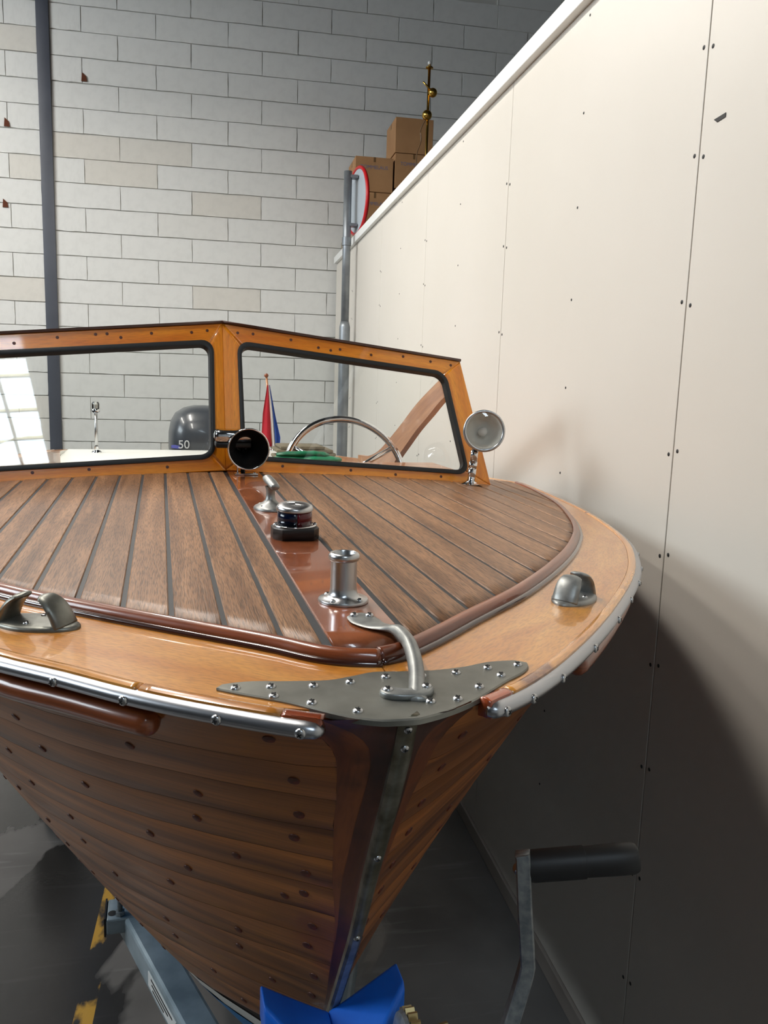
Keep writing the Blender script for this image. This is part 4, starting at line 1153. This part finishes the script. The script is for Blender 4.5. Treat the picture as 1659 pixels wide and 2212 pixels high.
xb = bar((-.332, 1.287, EYE-1.268), (.332, 1.287, EYE-1.268), .080, .040, 'cross_beam', 'galvblue', tr, ch=.005)
for s in (-1, 1):
    b = MB(); b.box((s*.3335, 1.287, EYE-1.268), (.004, .078, .046)); b.build('end_cap', 'black', xb, smooth=0)
    b = MB(); b.tube([(s*.300, 1.262, EYE-1.25), (s*.300, 1.262, EYE-1.10)], .006, 10); b.build('threaded_rod', 'galv', xb)
    b = MB(); b.lathe([(.011, 0), (.011, .009), (.006, .010)], 6, (s*.300, 1.262, EYE-1.247)); b.build('nut', 'galv', xb, smooth=0)
    b = MB(); b.lathe([(0, 0), (.010, 0), (.010, .0006), (0, .0006)], 12, (s*.318, 1.270, EYE-1.2478)); b.build('bolt_hole', 'screwdark', xb, smooth=0)
    b = MB(); b.box((s*.30, 2.3, EYE-1.19), (.06, 1.3, .05), ch=.01); b.build('bunk', 'galv', tr)
bar((-.75, 2.8, EYE-1.40), (.75, 2.8, EYE-1.40), .06, .06, 'axle', 'galv', tr)
for s in (-1, 1):
    wc_ = (s*.62, 2.8, .285)
    b = MB(); b.lathe([(.16, -.07), (.24, -.075), (.275, -.06), (.285, -.03), (.285, .03), (.275, .06), (.24, .075), (.16, .07)], 36, wc_, (1, 0, 0)); wh = b.build('wheel', 'tyre', tr, smooth=50)
    b = MB(); b.lathe([(0, .02), (.09, .02), (.16, .06), (.165, .065), (.165, -.065), (0, -.03)], 30, wc_, (s, 0, 0)); b.build('rim', 'galv', wh, smooth=40)
# winch post with the blue V block
b = MB(); b.box((-.012, .47, ZF+.25), (.05, .05, .46), ch=.005); b.build('winch_post', 'galvblue', tr)
b = MB(); b.box((-.012, .335, EYE-.80), (.045, .30, .045), ch=.005); b.build('winch_arm', 'galvblue', tr)
vb = empty('bow_block', tr)
for s in (-1, 1):
    S = []
    for q in np.linspace(0, 1, 9):
        v = -.016+s*.0790*q; zt = EYE-.7185+.052*q**1.05; y0 = .135+.088*q**.9; y1 = .268-.004*q; th = .060-.016*q; r = .006
        S.append([(v, y0, zt-th), (v, y0, zt-r), (v, y0+r, zt), (v, y1-r, zt), (v, y1, zt-r), (v, y1, zt-th)])
    b = MB(); b.loft(S); ao = b.build('arm', 'bluepl', vb, smooth=40)
    md = ao.modifiers.new('soft_edges', 'BEVEL'); md.width = .010; md.segments = 3; md.limit_method = 'ANGLE'; md.angle_limit = math.radians(35)
b = MB(); b.lathe([(0, .012), (.008, .010), (.010, .004), (.010, -.03)], 16, (-.018, .130, EYE-.742), (0, -1, .3)); b.build('bolt', 'galv', vb, smooth=50)
# hand winch
wi = empty('winch', tr)
gc = np.array((.045, .150, EYE-.682)); b = MB(); nt_ = 22; outg = []
for i in range(nt_*4):
    a = 2*PI*i/(nt_*4); r = .0400 if (i % 4) in (0, 1) else .0345; outg.append((r*math.cos(a), r*math.sin(a)))
b.prism(outg, -.005, .005, f=lambda x, y, z: (gc[0]+z+.004, gc[1]+x, gc[2]+y)); b.build('gear', 'brassgear', wi, smooth=0)
b = MB(); b.lathe([(0, .007), (.030, .007), (.036, .004), (.0375, 0)], 40, gc-np.array((.002, 0, 0)), (-1, 0, 0)); b.build('gear_disc', 'galv', wi, smooth=40)
b = MB(); b.tube([gc-np.array((.05, 0, 0)), gc+np.array((.03, 0, 0))], .008, 14); b.build('shaft', 'galv', wi)
b = MB(); b.lathe([(.0, .009), (.008, .008), (.0085, 0), (.008, -.008), (0, -.009)], 6, (.078, .142, EYE-.660), (1, 0, .25)); b.build('pawl_nut', 'brassgear', wi, smooth=0)
b = MB(); b.tube([(.03, .13, EYE-.745), (.13, .125, EYE-.745)], .010, 14); b.build('crank_shaft', 'galv', wi)
b = MB(); b.box((-.055, .17, EYE-.76), (.005, .10, .14), ch=.002); b.build('side_plate', 'galv', wi)
b = MB(); b.lathe([(.012, -.03), (.012, .03)], 20, (-.012, .15, EYE-.75), (1, 0, 0)); b.build('drum', 'galv', wi)
cp = cr([(.1600, .150, EYE-.4745), (.1605, .1485, EYE-.482), (.1625, .142, EYE-.53), (.1655, .135, EYE-.580), (.1650, .1335, EYE-.592), (.1600, .132, EYE-.612), (.1480, .129, EYE-.650), (.1250, .125, EYE-.72), (.1120, .123, EYE-.752)], 5)
prof = [(-1, -1), (1, -1), (1, 1), (-1, 1)]; prof = [(-1, -.8), (-.8, -1), (.8, -1), (1, -.8), (1, .8), (.8, 1), (-.8, 1), (-1, .8)]
kk = len(cp); ww = np.concatenate([[.0085], np.full(kk-1, .0125)])
b = MB(); b.tube(cp, np.stack([np.full(kk, .0075), ww], 1), prof=prof, up=(.45, 1, 0)); b.build('crank_arm', 'galv', wi, smooth=30)
g0 = np.array((.166, .149, EYE-.4905)); g1 = np.array((.2760, .122, EYE-.4790)); gd = g1-g0; gl = np.linalg.norm(gd)
b = MB(); b.lathe([(0, 0), (.0150, 0), (.0162, .006), (.0165, .060*gl/.116), (.0152, .0605*gl/.116), (.0160, gl*.8), (.0158, gl-.004), (.0140, gl), (0, gl+.0005)], 28, g0, gd); b.build('grip', 'grip', wi, smooth=40)
b = MB(); b.lathe([(0, .004), (.0045, .0035), (.006, .0015), (.0065, -.002)], 16, (.1545, .1465, EYE-.4905), (-1, -.35, 0)); b.build('pivot_bolt', 'steel', wi, smooth=50)

# ================================================================== ON THE STORE ROOM ROOF
YB = 6.75; KB = YB/6.6
b = MB(); b.box((1.42, 7.10, MEZ+.14), (.84, .70, .28)); b.build('upstand', 'mezz', mez, smooth=0)
BZ = EYE+(MEZ+.28-EYE)/KB
def carton(x0, x1, z0, h, label, letter=True, y=YB, d=.38, rz=0.0):
    x0, x1 = x0*KB, x1*KB; z0 = EYE+(z0-EYE)*KB; h = h*KB
    t = empty('cardboard_box', loc=((x0+x1)/2, y+d/2, z0), rz=rz); w_ = x1-x0
    tag(t, label, 'box', 'cardboard boxes above the partition')
    b = MB(); b.box((0, 0, h/2), (w_, d, h-.004), ch=.003); b.build('carton', 'cardboard', t, smooth=0)
    if letter:
        text('lettering', 'TOMMELAUS', w_*.125, 'cardprint', t, (0, -d/2-.0004, h*.70), (PI/2, 0, 0), .0003)
        b = MB(); b.box((0, -d/2-.0006, h*.92), (.016, .001, h*.14)); b.build('tape', 'tape', t, smooth=0)
    b = MB(); b.box((-w_/2-.0006, 0, h*.9), (.001, .03, h*.15)); b.build('tape', 'tape', t, smooth=0)
    return t
z_ = EYE+1.21; hb = .263
carton(1.005, 1.285, BZ, z_-BZ+hb, 'cardboard box under another one right behind the round road sign')
carton(.985, 1.285, z_+hb, hb, 'cardboard box on top of the shorter stack beside the round sign')
carton(1.31, 1.60, BZ, EYE+1.515-BZ, 'lowest cardboard box of the taller stack, mostly hidden by the partition edge', letter=False)
carton(1.30, 1.60, EYE+1.515, .266, 'middle cardboard box of the taller stack behind the brass stand')
carton(1.295, 1.598, EYE+1.781, .267, 'topmost cardboard box of the taller stack, blank front', letter=False)

br = empty('brass_stand', loc=(1.496, 6.38, MEZ)); tag(br, 'tall slim polished brass stand with ball joints in front of the boxes', 'stand')
zz0 = EYE-MEZ
b = MB(); b.lathe([(0, 0), (.11, 0), (.11, .012), (.04, .03), (.012, .04)], 28); b.build('foot', 'brass', br, smooth=50)
b = MB(); b.tube([(0, 0, .03), (0, 0, zz0+2.34)], .0105, 14); b.build('pole', 'brass', br)
b = MB(); b.lathe([(.004, 0), (.028, .004), (.028, .012), (.012, .022), (.009, .03)], 20, (0, 0, zz0+2.335)); b.build('collar', 'brass', br, smooth=50)
b = MB(); b.lathe([(0, -.016), (.012, -.01), (.015, 0), (.012, .01), (0, .016)], 16, (0, 0, zz0+2.378)); b.build('finial', 'trim', br, smooth=60)
for (x, z, r) in ((.030, 2.168, .034), (-.008, 2.005, .038)):
    b = MB(); b.lathe([(r*math.sin(a), -r*math.cos(a)) for a in np.linspace(0, PI, 14)], 24, (x, -.01, zz0+z)); b.build('ball_joint', 'brass', br, smooth=70)
b = MB(); b.tube([(.02, -.01, zz0+2.18), (-.05, -.02, zz0+2.235)], [.009, .006], 10); b.build('lever', 'brass', br)
b = MB(); b.tube(cr([(-.012, -.01, zz0+1.985), (-.05, .0, zz0+1.90), (-.045, .0, zz0+1.82), (-.075, .0, zz0+1.72), (-.07, .0, zz0+1.6), (-.04, 0, zz0+1.3)], 6), .004, 8); b.build('cord', 'tape', br)

# round road sign on a zinc pole, seen from behind
sp = empty('road_sign', loc=(.872, 6.2, 0)); tag(sp, 'round sign with a red rim on a zinc pole, seen from behind', 'sign')
b = MB(); b.tube([(0, 0, EYE+.42), (0, 0, EYE+1.515)], .030, 20); b.build('pole', 'zinc', sp)
b = MB(); b.tube([(0, 0, .0), (0, 0, EYE+.40), (0, 0, EYE+.44)], [.041, .041, .032], 20); b.build('pole_sleeve', 'zinc', sp)
b = MB(); b.lathe([(.033, -.03), (.035, -.028), (.035, .028), (.033, .03)], 20, (0, 0, EYE+1.02)); b.build('pole_collar', 'zinc', sp)
az = math.radians(-9); tdir = np.array((math.sin(az), math.cos(az), 0)); nb = np.array((math.cos(az), -math.sin(az), 0))
dc = np.array((.078, .02, EYE+1.315))
b = MB(); b.lathe([(0, .05), (.08, .045), (.16, .028), (.215, .008), (.228, 0), (.228, -.006), (.2, -.004), (0, -.006)], 44, dc, nb); b.build('disc', 'signback', sp, smooth=40)
b = MB(); e1 = tdir; e2 = np.array((0, 0, 1.))
b.grid([[dc+(e1*math.cos(t)+e2*math.sin(t))*(.234+.013*math.cos(q))+nb*.014*math.sin(q) for q in np.linspace(0, 2*PI, 10, endpoint=False)] for t in np.linspace(0, 2*PI, 48, endpoint=False)], True, True); b.build('rim', 'signred', sp, smooth=70)
for z in (1.48, 1.14):
    b = MB(); b.box((.03, .01, EYE+z), (.085, .07, .022), ch=.003); b.build('clamp', 'zinc', sp)
